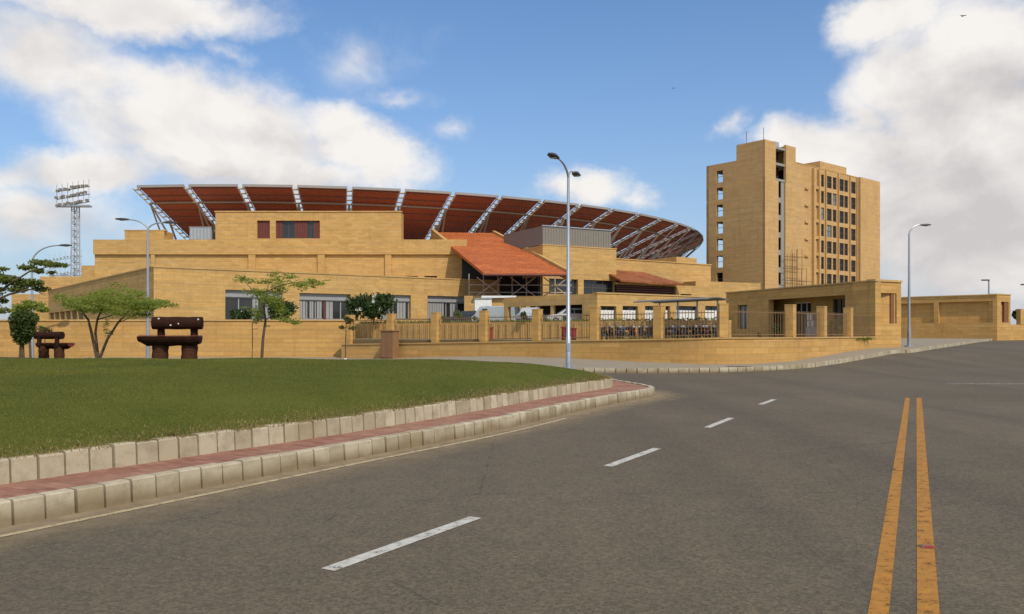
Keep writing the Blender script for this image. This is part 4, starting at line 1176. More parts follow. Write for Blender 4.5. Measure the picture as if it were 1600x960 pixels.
def make_bike(paintm):
    r_ = empty('motorcycle', (0, 0, 0))
    for x in (-.62, .62):
        m = MB(); torus(m, (x, 0, .30), .25, .05); wl = m.build('wheel', M['tyre'], r_, True)
        m = MB(); m.lathe([(.035, -.06), (.06, -.05), (.06, .05), (.035, .06)], 10, (x, 0, .30), 'y')
        for i in range(10):
            a = math.pi * 2 * i / 10; m.tube([(x, 0, .30), (x + .21 * math.cos(a), 0, .30 + .21 * math.sin(a))], .006, 4)
        m.build('spokes', M['dark_steel'], wl)
    m = MB(); m.tube([(-.62, .07, .30), (-.1, .09, .34), (.05, .05, .45)], .022, 6); m.tube([(-.62, -.07, .30), (-.1, -.09, .34), (.05, -.05, .45)], .022, 6)
    m.tube([(.42, 0, .86), (.25, 0, .5), (.0, 0, .28), (-.2, 0, .3)], .025, 6); m.tube([(.42, 0, .84), (.0, 0, .68), (-.45, 0, .70)], .025, 6)
    m.box((.04, 0, .40), (.26, .2, .2)); m.tube([(.08, 0, .42), (.2, 0, .56)], .09, 8)
    m.tube([(-.62, .1, .32), (-.5, .1, .66)], .03, 6); m.tube([(-.62, -.1, .32), (-.5, -.1, .66)], .03, 6)
    m.build('frame', M['dark_steel'], r_)
    m = MB(); m.tube([(.62, .08, .30), (.46, .08, .86)], .022, 6); m.tube([(.62, -.08, .30), (.46, -.08, .86)], .022, 6); m.build('fork', M['dark_steel'], r_)
    m = MB(); m.tube([(.18, .1, .40), (.1, .12, .24), (-.2, .14, .24), (-.75, .14, .30)], [.02, .025, .03, .04], 8); m.build('exhaust', M['galv'], r_)
    m = MB(); ellip(m, (.2, 0, .76), (.26, .14, .12)); m.build('fuel_tank', paintm, r_, True)
    m = MB(); m.tube([(-.05, 0, .76), (-.3, 0, .77), (-.62, 0, .82), (-.72, 0, .85)], [.1, .12, .11, .06], 8); m.build('seat', M['tyre'], r_, True)
    m = MB(); m.tube([(.36, -.34, .98), (.44, -.18, 1.0), (.46, 0, .94), (.44, .18, 1.0), (.36, .34, .98)], .015, 6)
    m.tube([(.42, -.2, 1.0), (.42, -.26, 1.14)], .008, 4); ellip(m, (.42, -.27, 1.17), (.02, .06, .04)); m.tube([(.42, .2, 1.0), (.42, .26, 1.14)], .008, 4); ellip(m, (.42, .27, 1.17), (.02, .06, .04))
    m.build('handlebar', M['dark_steel'], r_)
    m = MB(); ellip(m, (.56, 0, .86), (.08, .09, .09)); m.build('headlight', M['headlight'], r_, True)
    for x, a0, a1 in ((.62, 30, 140), (-.62, 40, 170)):
        m = MB(); m.tube([(x + .33 * math.cos(R(a)), 0, .30 + .33 * math.sin(R(a))) for a in np.linspace(a0, a1, 7)], .05, 6); m.build('mudguard', paintm, r_, True)
    return r_
paints = [('red', plain('red_bike_paint', (.24, .02, .02), .35)), ('black', plain('black_bike_paint', (.02, .02, .022), .35)), ('maroon', plain('maroon_bike_paint', (.10, .02, .02), .35)), ('blue', plain('blue_bike_paint', (.03, .05, .14), .35))]
protos = {n: make_bike(m_) for n, m_ in paints}
firstuse = {n: True for n in protos}
ordn = ['first', 'second', 'third', 'fourth', 'fifth', 'sixth', 'seventh', 'eighth', 'ninth', 'tenth']
def place_bikes(pxs, seq, where):
    for i, px in enumerate(pxs):
        nme = seq[i % len(seq)]
        k = (px - 800) / F; d = (.82, -.573); p0 = (.2 - .573 * 3.4, 54.6 - .82 * 3.4)
        s = (k * p0[1] - p0[0]) / (d[0] - k * d[1]); x, y = p0[0] + d[0] * s, p0[1] + d[1] * s
        if firstuse[nme]: o = protos[nme]; firstuse[nme] = False
        else: o = copy_tree(protos[nme])
        o.scale = (.84, .84, .84); o.location = (x, y, 1.36); o.rotation_euler = (R(random.uniform(4, 9)), 0, R(-90 - 35 + random.uniform(-14, 14) + (25 if i % 3 else 0)))
        tag(o, f'{nme} motorcycle, {ordn[i]} from the left, parked {where}', 'motorcycle', 'motorcycles parked behind the fence')
place_bikes([944, 956, 967, 979, 991, 1003, 1017, 1026], ['black', 'maroon', 'black', 'blue', 'red', 'black', 'maroon', 'black'], 'left of the broad pillar')
place_bikes([1046, 1056, 1067, 1077, 1088, 1098, 1108, 1118, 1128], ['black', 'blue', 'maroon', 'black', 'black', 'red', 'maroon', 'black', 'red'], 'right of the broad pillar')

# ------------------------------------------------------------------ parked vehicles on the terrace
def make_car(name, prof, cabin, width, paintm, label, cat, loc, rz, wheels=(.78, 3.35), win=None):
    r_ = empty(name, (0, 0, 0), 0, label, cat)
    hw = width / 2
    m = MB(); m.extr(prof, -hw, hw); m.build('body', paintm, r_, bevel=.08)
    if cabin:
        m = MB(); n = len(cabin)
        vs = [(x, -hw + .06 + (.14 if z > cabin[0][1] + .2 else 0), z) for x, z in cabin] + [(x, hw - .06 - (.14 if z > cabin[0][1] + .2 else 0), z) for x, z in cabin]
        fs = [tuple(range(n)), tuple(range(2 * n - 1, n - 1, -1))] + [((i + 1) % n, i, n + i, n + (i + 1) % n) for i in range(n)]
        m.add(vs, fs); m.build('cabin', paintm, r_, bevel=.05)
    for x0, x1, z0, z1, sl0, sl1 in win or []:
        for sgn in (-1, 1):
            yo = hw - (.10 if cabin else 0)
            m = MB(); y0, y1 = sgn * (yo + .012 - (0.0 if not cabin else 0)), sgn * (yo + .03)
            ins = .12 if cabin else 0
            vs = []
            for y_, in ((y0,), (y1,)):
                vs += [(x0, y_ + sgn * .03 * bool(cabin), z0), (x1, y_ + sgn * .03 * bool(cabin), z0), (x1 + sl1, y_ - sgn * ins, z1), (x0 + sl0, y_ - sgn * ins, z1)]
            m.add(vs, [(0, 1, 2, 3), (7, 6, 5, 4), (0, 4, 5, 1), (1, 5, 6, 2), (2, 6, 7, 3), (3, 7, 4, 0)]); m.build('window', M['glass'], r_)
    xm = max(p[0] for p in prof)
    for x in wheels:
        for sgn in (-1, 1):
            m = MB(); m.lathe([(.2, -.09), (.30, -.1), (.33, -.06), (.33, .06), (.30, .1), (.2, .09)], 18, (x, sgn * (hw - .08), .33), 'y'); wl = m.build('wheel', M['tyre'], r_, True)
            MB().lathe([(.19, -.095), (.2, .0), (.19, .095)], 14, (x, sgn * (hw - .07), .33), 'y').build('rim', M['chrome'], wl)
    for sgn in (-1, 1):
        MB().box((.0 + .02, sgn * (hw - .25), .75), (.1, .3, .16)).build('headlight', M['headlight'], r_, bevel=.03)
        MB().box((xm - .02, sgn * (hw - .2), .85), (.08, .22, .25)).build('tail_light', M['redbox'], r_, bevel=.02)
    MB().box((.02, 0, .42), (.14, width - .1, .18)).build('bumper', M['dark_steel'], r_, bevel=.04)
    r_.location = loc; r_.rotation_euler = (0, 0, rz)
    return r_
van_prof = [(0, .3), (0, .9), (.25, 1.05), (.75, 1.85), (1.0, 1.95), (4.4, 1.95), (4.5, 1.8), (4.5, .3)]
car_prof = [(0, .28), (0, .7), (.15, .82), (1.2, .95), (3.5, .98), (4.2, .95), (4.3, .75), (4.3, .28)]
car_cab = [(1.0, .93), (1.75, 1.42), (3.05, 1.46), (3.75, .96)]
pw = plain('white_car_paint', (.40, .40, .39), .35); pg = plain('silver_car_paint', (.30, .31, .32), .3, .5); pk = plain('dark_car_paint', (.03, .035, .04), .3)
cwin = [(1.35, 2.35, .98, 1.38, .45, .02), (2.42, 3.45, .98, 1.38, .0, -.42)]
vwin = [(.72, 1.6, 1.12, 1.7, .35, 0), (1.75, 2.9, 1.15, 1.7, 0, 0)]
def tpos(px, Yd): return (P(px, 0, Yd)[0], Yd, 2.46)
make_car('sedan_car', car_prof, car_cab, 1.66, pw, 'white saloon car seen nose-on beside the dark green shrub on the terrace', 'car', tpos(822, 67), R(80), win=cwin)
make_car('minivan', [(x, z * .95) for x, z in van_prof], None, 1.75, plain('pale_blue_van_paint', (.36, .40, .43), .35), 'long pale blue-grey van parked before the cream shed', 'van', tpos(738, 79), R(-3), win=[(.72, 1.5, 1.05, 1.6, .35, 0)])
make_car('sedan_car', car_prof, car_cab, 1.68, pw, 'white saloon car parked on the terrace behind the tall street lamp', 'car', tpos(852, 71), R(6), win=cwin)
make_car('sedan_car', car_prof, car_cab, 1.68, pk, 'dark saloon car parked left of the pale van by the green shrubs', 'car', tpos(694, 80), R(0), win=cwin)

# ------------------------------------------------------------------ boxes along the fence
def fpos(px, off, line=((-4.4, 48), (.82, -.573))):
    (x0, y0), d = line; n = (.573, .82); k = (px - 800) / F; x0, y0 = x0 + n[0] * off, y0 + n[1] * off
    s = (k * y0 - x0) / (d[0] - k * d[1]); return x0 + d[0] * s, y0 + d[1] * s
def cabinet(name, px, off, w_, h, z, mat, label, cat):
    x, y = fpos(px, off); r_ = empty(name, (x, y, z), math.atan2(-.573, .82), label, cat)
    def B(c, s): m = MB(); m.box((x + c[0], y + c[1], z + c[2]), s); return m
    B((0, 0, h / 2), (w_, .35, h)).build('body', mat, r_, bevel=.02)
    B((0, -.185, h / 2), (w_ * .86, .02, h * .88)).build('door', mat, r_, bevel=.005)
    B((w_ * .3, -.205, h / 2), (.03, .03, .14)).build('handle', M['chrome'], r_)
    B((0, 0, h + .025), (w_ + .08, .43, .05)).build('lid', mat, r_)
    return r_
cabinet('fire_cabinet', 764, .6, .28, .72, 1.3, M['redbox'], 'narrow red fire hose cabinet beside the pillar left of the middle', 'fire cabinet')
cabinet('fire_cabinet', 884, .6, .34, .66, 1.36, M['redbox'], 'red fire hose cabinet directly behind the tall street lamp', 'fire cabinet')
cabinet('fire_cabinet', 894.5, .6, .24, .6, 1.36, M['redbox'], 'smaller red cabinet just right of the tall street lamp', 'fire cabinet')
x, y = fpos(609, -.8)
r_ = empty('utility_box', (x, y, .2), math.atan2(-.573, .82), 'rust-brown utility box standing before the fence at the end of the solid wall', 'utility box')
def B2(c, s): q = MB(); q.box((x + c[0], y + c[1], .2 + c[2]), s); return q
B2((0, 0, .85), (1.0, .5, 1.6)).build('body', M['brownbox'], r_, bevel=.02)
B2((-.23, -.26, .85), (.44, .02, 1.45)).build('door', M['brownbox'], r_, bevel=.005)
B2((.25, -.26, .85), (.44, .02, 1.45)).build('door', M['brownbox'], r_, bevel=.005)
B2((.0, 0, 1.68), (1.1, .6, .06)).build('lid', M['brownbox'], r_)
# things in the gatehouse porch
x, y = GW.at(LG - 6.6, 1.0)
r_ = empty('crate_stack', (x, y, 1.36), math.atan2(GD[1], GD[0]), 'stack of grey crates and boards inside the gatehouse porch', 'crates')
for c, s in (((0, 0, .4), (1.6, .7, .8)), ((-.35, 0, 1.05), (.8, .6, .45)), ((-.5, 0, 1.55), (.6, .5, .5))):
    q = MB(); q.box((x + c[0], y + c[1], 1.36 + c[2]), s); cr = q.build('crate', M['shutter_grey'], r_, bevel=.02)
    for i in (-1, 1):
        q = MB(); q.box((x + c[0] + i * s[0] * .28, y + c[1] - s[1] / 2 - .012, 1.36 + c[2]), (.07, .024, s[2] * .9)); q.build('batten', M['white'], cr)

# ------------------------------------------------------------------ street lamps
def lamp_head(m2, p, d, sc_=1.0):
    d = Vector(d).normalized(); n = Vector((-d.y, d.x, 0)); p = Vector(p)
    prof = [(-.05, .06, .03), (.1, .12, .06), (.35, .15, .07), (.6, .12, .05), (.7, .05, .03)]
    rings = []
    for s, w, h in prof:
        c = p + d * s * sc_
        rings.append([c + n * w * sc_ * a + Vector((0, 0, b * h * sc_)) for a, b in ((-1, -.3), (-.6, 1), (.6, 1), (1, -.3), (.6, -.8), (-.6, -.8))])
    vs = [q for r2 in rings for q in r2]; k = 6
    fs = [(i * k + j, i * k + (j + 1) % k, (i + 1) * k + (j + 1) % k, (i + 1) * k + j) for i in range(len(prof) - 1) for j in range(k)]
    fs += [tuple(range(k)), tuple((len(prof) - 1) * k + j for j in range(k - 1, -1, -1))]
    m2.add(vs, fs)
def street_lamp(loc, h, arms, label, r0=.085, group='street lamps', mat='galv'):
    r_ = empty('street_lamp', loc, 0, label, 'street lamp', group); x, y, z = loc
    m = MB(); m.tube([(x, y, z), (x, y, z + 1.1), (x, y, z + 1.12), (x, y, z + h)], [r0 * 1.25, r0 * 1.22, r0, r0 * .6], 12)
    m.build('pole', M[mat], r_, True)
    m = MB(); m.box((x, y, z + .02), (.42, .42, .04))
    for dx in (-.15, .15):
        for dy in (-.15, .15): m.tube([(x + dx, y + dy, z + .03), (x + dx, y + dy, z + .1)], .018, 6)
    m.build('base_plate', M[mat], r_)
    m = MB(); m.box((x, y - r0 * 1.2, z + .75), (.1, .02, .28)); m.build('access_door', M[mat], r_)
    for (dx, dy, up, ln) in arms:
        d = Vector((dx, dy, 0)).normalized(); pts = []
        for i in range(9):
            u = i / 8; pts.append((x + d.x * ln * (u ** 1.7), y + d.y * ln * (u ** 1.7), z + h - .05 + up * math.sin(u * math.pi / 2)))
        m = MB(); m.tube(pts, [r0 * .55 - .012 * i / 8 for i in range(9)], 8); am = m.build('arm', M[mat], r_, True)
        m = MB(); lamp_head(m, pts[-1], (d.x, d.y, .02)); m.build('lamp_head', M['dark_steel'], am)
        m = MB(); e = Vector(pts[-1]) + d * .36; m.box((e.x, e.y, e.z - .06), (.2, .2, .012), math.atan2(d.y, d.x)); m.build('lens', M['headlight'], am)
    return r_
yl = 28.2; xl = P(888, 0, yl)[0]
street_lamp((xl, yl, .5), P(886, 277, yl)[2] - .5, [(-.42, -.9, .5, 1.0), (.28, .95, .38, .95)], 'tall double-armed grey street lamp at the tip of the grass mound', .072)
yl = 46; street_lamp((P(231, 0, yl)[0], yl, .2), P(231, 358, yl)[2] - .2, [(-1, -.15, .55, 1.0), (1, .15, .42, .85)], 'double-armed grey street lamp rising behind the nearer log bench', .09)
yl = 50; street_lamp((P(50, 0, yl)[0], yl, .2), P(50, 408, yl)[2] - .2, [(1, .1, 1.0, 1.6)], 'swan-necked grey street lamp behind the round clipped bush', .09)
yl = 53.8; street_lamp((P(1417, 0, yl)[0] + .05, yl - .2, g(20, yl) + .19), P(1417, 366, yl)[2] - g(20, yl) - .19, [(1, .1, .62, .78)], 'single-armed grey street lamp beside the gatehouse corner', .09)
def angle_lamp(px, ytop, Yd, label):
    x = P(px, 0, Yd)[0]; zt_ = P(px, ytop, Yd)[2]
    r_ = empty('street_lamp', (x, Yd, 1.1), 0, label, 'street lamp', 'street lamps')
    m = MB(); m.tube([(x, Yd, 1.1), (x, Yd, zt_)], [.14, .10], 8); m.build('pole', M['galv'], r_)
    m = MB(); m.box((x - .45, Yd, zt_), (1.0, .25, .18)); m.build('lamp_head', M['dark_steel'], r_)
angle_lamp(1545, 438, 112, 'short square-headed lamp post standing behind the recessed street wall')
angle_lamp(1606, 445, 116, 'square-headed lamp post cut off by the right edge, beyond the low wall')

# ------------------------------------------------------------------ floodlight masts
def floodlight(px, ytop, Yd, scale, label):
    x = P(px, 0, Yd)[0]; zt_ = P(px, ytop, Yd)[2]
    r_ = empty('floodlight_mast', (x, Yd, 1.2), 0, label, 'floodlight', 'stadium floodlight masts')
    k = Yd / F; hw = 4.6 * k
    m = MB()
    for sx_ in (-1, 1):
        for sy in (-1, 1): m.tube([(x + sx_ * hw, Yd + sy * hw, 1.2), (x + sx_ * hw * .85, Yd + sy * hw * .85, zt_ - 34 * k)], .20, 6)
    zz = 8.0; flip = 1
    while zz < zt_ - 36 * k:
        z2 = zz + 1.9
        for sy in (-1, 1):
            m.tube([(x - hw, Yd + sy * hw, zz), (x + hw, Yd + sy * hw, zz)], .10, 4)
            m.tube([(x - flip * hw, Yd + sy * hw, zz), (x + flip * hw, Yd + sy * hw, z2)], .08, 4)
        flip *= -1; zz = z2
    m.build('lattice_mast', M['galv'], r_)
    m = MB(); fw = 25 * k; tilt = .17
    for j in range(3):
        z = zt_ - (35 - 12 * j) * k
        m.tube([(x - fw, Yd - 1.5, z - fw * tilt), (x + fw * 1.06, Yd - 1.5, z + fw * tilt)], .16, 5)
    for i in range(7):
        a = -fw + 2 * fw * i / 6; m.tube([(x + a, Yd - 1.5, zt_ - 36 * k + a * tilt), (x + a, Yd - 1.5, zt_ + a * tilt)], .09, 4)
    m.box((x, Yd - .8, zt_ - 37 * k), (2 * fw, 2.4, .5))
    m.build('head_frame', M['galv'], r_)
    for j in range(3):
        for i in range(9):
            m = MB(); a = -fw + 2 * fw * (i + .3) / 9; z = zt_ - (33 - 12 * j) * k + a * tilt
            m.box((x + a + rng.normal(0, .15), Yd - 1.9, z + rng.normal(0, .12)), (.8, .6, .75))
            m.build('floodlamp', M['screen'], r_)
    return r_
floodlight(118, 286, 250, 1, 'tall lattice floodlight mast rising left of the stadium')
floodlight(104, 394, 520, .5, 'small distant floodlight head just left of the tall mast')

# ------------------------------------------------------------------ benches made to look like logs
def make_bench():
    r_ = empty('log_bench', (0, 0, 0))
    def log(m, a, b, rad, n=14, wob=.03):
        a, b = Vector(a), Vector(b); pts = [a.lerp(b, i / 7) for i in range(8)]
        m.tube(pts, [rad * (1 + wob * math.sin(i * 2.3 + a.x * 9)) for i in range(8)], n)
    m = MB(); log(m, (-.72, 0, 1.17), (.74, 0, 1.17), .20); bk = m.build('backrest', M['log'], r_, True)
    m = MB()
    for x, z in ((-.5, 1.30), (.08, 1.15), (.66, 1.28), (-.15, 1.1)): ellip(m, (x, -.185, z), (.03, .025, .03), 8, 6)
    m.build('knot', M['white_steel'], bk)
    for x in (-.50, .48):
        m = MB(); log(m, (x, .12, .6), (x, .06, 1.2), .11, 10); m.build('back_post', M['log'], r_, True)
    # seat: half log, flat side up
    m = MB(); n = 12; vs = []; xs = np.linspace(-1.02, .74, 9)
    for i, x in enumerate(xs):
        e = 1 if 0 < i < 8 else .8
        for j in range(n + 1):
            a = math.pi + math.pi * j / n; vs.append((x, -.22 + .34 * e * math.cos(a), .76 + (.30 * e * (1 + .04 * math.sin(i * 2.1))) * math.sin(a) * (1 if i else .75)))
    fs = [(i * (n + 1) + j, i * (n + 1) + j + 1, (i + 1) * (n + 1) + j + 1, (i + 1) * (n + 1) + j) for i in range(8) for j in range(n)]
    fs += [(i * (n + 1), (i + 1) * (n + 1), (i + 1) * (n + 1) + n, i * (n + 1) + n) for i in range(8)]
    m.add(vs, fs); m.add(vs[-(n + 1):], [tuple(range(n + 1))]); se = m.build('seat', M['log'], r_, True)
    MB().add([(x - .004 * (1), y, z) for x, y, z in vs[:n + 1]] + [(-1.05, y, z) for x, y, z in vs[:n + 1]], [tuple(range(n + 1, 2 * n + 2))] + [(j, j + 1, n + 2 + j, n + 1 + j) for j in range(n)] + [(n, 0, n + 1, 2 * n + 1)]).build('seat_end', M['logend'], se)
    MB().box((-.14, -.22, .775), (1.72, .56, .02)).build('seat_top', M['logend'], se)  # redder slab paints the lit upper face of the seat
    for x in (-.46, .40):
        m = MB(); log(m, (x - .03, -.1, -.12), (x, -.1, .62), .235, 14, .05); m.build('leg', M['logleg'], r_, True)
    return r_
b1 = make_bench(); yb = 25.2; xb = P(277, 0, yb)[0]
def mz(x, y):
    q_ = np.array([(x, y)], float); return float(mound_h(q_, sdist(q_)[0])[0])
b2 = copy_tree(b1)
b1.location = (xb, yb, mz(xb, yb) - .03); b1.rotation_euler = (0, 0, R(8)); b1.scale = (.98, 1, .97)
tag(b1, 'large dark brown log-shaped bench on the crest of the grass mound', 'bench', 'log benches on the mound')
yb = 40; xb = P(77, 0, yb)[0]
b2.location = (xb, yb, mz(xb, yb) + .12); b2.rotation_euler = (0, 0, R(172)); b2.scale = (.95, 1, .93)
tag(b2, 'farther, smaller log-shaped bench beside the round clipped bush', 'bench', 'log benches on the mound')

# ------------------------------------------------------------------ trees and plants
def leaf_cloud(clumps, size, aspect=.45, flat=0.0, droop=0):
    """clumps: (centre, radii, count); returns verts and quads of many small leaves"""
    V_, N_ = [], 0
    for c, r_, n in clumps:
        p = rng.normal(0, 1, (n, 3)); p /= np.linalg.norm(p, axis=1)[:, None] + 1e-9
        p *= (1.12 * rng.random(n) ** .6)[:, None]; p = p * np.array(r_) + np.array(c)
        a = rng.normal(0, 1, (n, 3)); a[:, 2] *= (1 - flat); a /= np.linalg.norm(a, axis=1)[:, None]
        b = rng.normal(0, 1, (n, 3)); b[:, 2] *= (1 - flat); b -= (b * a).sum(1)[:, None] * a; b /= np.linalg.norm(b, axis=1)[:, None] + 1e-9
        s = size * rng.uniform(.6, 1.4, n)
        la, lb = a * s[:, None], b * (s * aspect)[:, None]
        V_.append(np.stack([p - la, p + lb, p + la, p - lb], 1).reshape(-1, 3))
    v = np.concatenate(V_); return v, np.arange(len(v)).reshape(-1, 4)
def tree(name, base, label, limbs, clumps, leaf, size, cat='tree', group=None, trunkmat='wood', flat=.3, aspect=.45, flowers=None):
    """limbs: list of (points relative to base, radii)"""
    r_ = empty(name, base, 0, label, cat, group)
    m = MB()
    for pts, rad in limbs: m.tube([(base[0] + x, base[1] + y, base[2] + z) for x, y, z in pts], rad, 7)
    m.build('trunk', M[trunkmat], r_, True)
    v, f = leaf_cloud(clumps, size, aspect, flat); np_mesh('crown', v, f, M[leaf], r_)
    for c, r__ in flowers or []:
        q_ = rng.normal(0, 1, 3); q_[1] = -abs(q_[1]); q_ = q_ / np.linalg.norm(q_) * np.array(r__) + np.array(c)
        m = MB()
        for i in range(5):
            a = 2 * math.pi * i / 5; ca, sa = math.cos(a), math.sin(a)
            pt = lambda u, w, y: (base[0] + q_[0] + (ca * u - sa * w) * .16, base[1] + q_[1] + y, base[2] + q_[2] + (sa * u + ca * w) * .16)
            m.add([pt(0, 0, 0), pt(.6, -.35, -.03), pt(1, 0, -.05), pt(.6, .35, -.03)], [(0, 1, 2, 3)])
        m.build('flower', M['flower'], r_, fix=False)
    return r_
def rel(px, py, Yd, base): q_ = P(px, py, Yd); return (q_[0] - base[0], q_[1] - base[1], q_[2] - base[2])

# multi-stemmed acacia on the mound
Yt = 27.0; x = P(152, 0, Yt)[0]; base = (x, Yt, mz(x, Yt) - .03)
def rr(px, py, dy=0): return rel(px, py, Yt + dy, base)
limbs = [([(0, 0, 0), rr(143, 520), rr(138, 500), rr(118, 475)], [.05, .045, .035, .012]),
         ([(0.02, 0.05, 0), rr(149, 520), rr(152, 500), rr(165, 468), rr(180, 455)], [.045, .04, .033, .02, .01]),
         ([(.05, 0, 0), rr(168, 530), rr(184, 505), rr(205, 482), rr(232, 472)], [.05, .042, .034, .022, .01]),
         ([rr(138, 500), rr(130, 488), rr(105, 470)], [.025, .02, .008]), ([rr(152, 500), rr(190, 488), rr(225, 483), rr(262, 474)], [.022, .018, .012, .006]),
         ([rr(184, 505), rr(200, 498), rr(215, 490)], [.018, .012, .006])]
cl_ = []
for px, py, rx, rz_, n, dy in ((105, 468, 18, 5, 500, .2), (128, 474, 20, 6, 650, -.5), (150, 464, 18, 6, 600, .6), (172, 472, 22, 7, 800, -.3), (198, 474, 22, 8, 900, .3), (222, 476, 20, 7, 700, -.4), (248, 475, 16, 3.5, 350, .2), (270, 477, 10, 2.2, 120, 0),
                               (160, 484, 18, 5, 450, .6), (190, 490, 20, 5, 450, -.5), (215, 490, 15, 5, 350, .3), (140, 484, 12, 5, 300, -.6), (168, 455, 12, 4, 260, .3), (185, 445, 14, 3, 130, .8), (205, 455, 12, 3, 160, -.3), (228, 492, 10, 3, 160, 0), (172, 520, 7, 3, 70, .2), (166, 512, 4, 8, 90, .5), (92, 462, 9, 3, 120, 0)):
    k = Yt / F; cl_.append((rr(px, py, dy), (rx * k * 1.1, rx * k * 1.4, rz_ * k * 1.75), int(n * .8)))
for i in range(260):
    a = rng.normal(0, 1); px = 180 + 58 * math.tanh(a * .8) * 1.35; env = 1 - ((px - 180) / 100) ** 2
    py = 474 - 26 * max(env, .1) * rng.random() ** 1.3 * (1 if 140 < px < 225 else .5) + 18 * rng.random() * max(env, .05); kk = Yt / F
    cl_.append((rr(px, py, rng.normal(0, .7)), (10 * kk, 10 * kk, 2.6 * kk), 30))
tree('acacia_tree', base, 'spreading multi-stemmed acacia left of the nearer log bench', limbs, cl_, 'acacia', .042, flat=.5, aspect=.4)

# thin acacia with its stake
Yt = 26.5; x = P(409, 0, Yt)[0]; base = (x, Yt, mz(x, Yt) - .03)
limbs = [([(0, 0, 0), rr(411, 530), rr(415, 500), rr(412, 478), rr(418, 455)], [.05, .045, .038, .028, .015]),
         ([rr(415, 500), rr(432, 490), rr(455, 500)], [.02, .014, .006]), ([rr(412, 478), rr(395, 455), rr(380, 437)], [.018, .012, .006]),
         ([rr(418, 455), rr(440, 445), rr(475, 440), rr(498, 441)], [.016, .012, .009, .005]), ([rr(416, 465), rr(440, 460), rr(452, 452)], [.014, .01, .006]),
         ([rr(414, 490), rr(398, 488), rr(394, 480)], [.014, .01, .006]), ([rr(418, 455), rr(420, 440), rr(432, 434)], [.012, .01, .005])]
cl_ = []
for px, py, rx, rz_, n, dy in ((378, 436, 12, 3.5, 220, .3), (395, 440, 8, 2, 70, -.2), (405, 458, 14, 5, 420, .2), (420, 468, 16, 7, 600, -.3), (436, 452, 12, 6, 420, .3), (415, 440, 10, 3, 130, -.3), (432, 472, 12, 8, 450, .4), (403, 488, 9, 6, 280, -.3), (402, 497, 7, 4, 150, .2), (446, 500, 14, 3, 200, 0), (460, 504, 10, 2.2, 100, .2), (472, 446, 12, 5, 300, -.3), (490, 441, 12, 3, 200, .2), (502, 444, 6, 2, 60, 0), (455, 433, 10, 2, 90, 0), (440, 484, 8, 5, 220, .3), (426, 430, 8, 2, 60, .3)):
    k = Yt / F; cl_.append((rr(px, py, dy), (rx * k * 1.1, rx * k * 1.3, rz_ * k * 1.6), int(n * .85)))
for i in range(70):
    j = int(rng.integers(0, len(cl_))); c_ = cl_[j][0]; kk = Yt / F
    cl_.append(((c_[0] + rng.normal(0, 9) * kk, c_[1] + rng.normal(0, .3), c_[2] + rng.normal(0, 4) * kk), (7 * kk, 7 * kk, 1.8 * kk), 18))
tree('acacia_tree', base, 'slender single-stemmed young acacia before the first wide window', limbs, cl_, 'acacia', .042, flat=.4, aspect=.4)
x, y = P(394, 0, 26.9)[0], 26.9; z = mz(x, y)
sk = empty('tree_stake', (x, y, z), 0, 'thin wooden stake left of the slender acacia trunk', 'stake')
MB().tube([(x, y, z - .1), (x + .01, y, z + .6), (x, y, z + 1.2)], [.016, .015, .013], 6).build('pole', M['stake'], sk)
MB().tube([(x - .02, y - .02, z + .95), (x + .2, y - .1, z + .98)], .008, 5).build('tie', M['stake'], sk)

# sapling
Yt = 27.5; x = P(540, 0, Yt)[0]; base = (x, Yt, mz(x, Yt) - .03)
limbs = [([(0, 0, 0), rr(540, 530), rr(541, 505)], [.02, .017, .009]), ([rr(540, 518), rr(533, 511)], [.007, .004]), ([rr(541, 512), rr(550, 506)], [.007, .004])]
cl_ = [(rr(px, py, dy), (rx * Yt / F, rx * Yt / F, rz_ * Yt / F), n) for px, py, rx, rz_, n, dy in ((546, 502, 7, 5, 130, 0), (535, 512, 6, 3, 60, .1), (550, 513, 6, 3, 60, -.1), (541, 497, 4, 3, 40, 0))]
tree('sapling', base, 'very small sapling at the right end of the mound crest', limbs, cl_, 'tip', .05, flat=.2)
MB().lathe([(.05, 0), (.05, .09), (.045, .1)], 8, (x, Yt - .06, mz(x, Yt) - .02)).build('plant_tag', M['white'])
bpy.data.objects['plant_tag'].name = 'marker_peg'; tag(bpy.data.objects['marker_peg'], 'short white marker peg at the foot of the small sapling', 'marker peg')

# clipped bush
Yt = 27.5; x = P(36, 0, Yt)[0]; base = (x, Yt, mz(x, Yt) - .03); k = Yt / F
limbs = [([(0, 0, 0), rr(35, 545), rr(36, 525)], [.06, .055, .05]), ([rr(31, 560), rr(32, 545), rr(34, 530)], [.04, .04, .035])]
cl_ = [(rr(36, 512), (17 * k, 17 * k, 20 * k), 3800), (rr(37, 499), (19 * k, 19 * k, 13 * k), 2400), (rr(35, 528), (12 * k, 12 * k, 11 * k), 1300)]
tree('clipped_bush', base, 'dense dark egg-shaped clipped bush on a short trunk at far left', limbs, cl_, 'topiary', .04, 'bush', flat=0, aspect=.6)
# small tree behind the bush
Yt = 31; x = P(48, 0, Yt)[0]; base = (x, Yt, mz(x, Yt) - .03); k = Yt / F
limbs = [([(0, 0, 0), rr(46, 530), rr(52, 500), rr(48, 482)], [.045, .04, .03, .014]), ([rr(50, 505), rr(60, 490)], [.016, .007])]
cl_ = [(rr(px, py, dy), (rx * k, rx * k, rz_ * k), n) for px, py, rx, rz_, n, dy in ((32, 482, 14, 7, 500, 0), (52, 478, 18, 6, 600, .3), (68, 484, 10, 4, 250, -.2), (45, 472, 10, 3, 150, .3), (28, 492, 9, 6, 250, 0))]
tree('acacia_tree', base, 'light green feathery acacia showing over the clipped bush', limbs, cl_, 'acacia', .06, flat=.4)
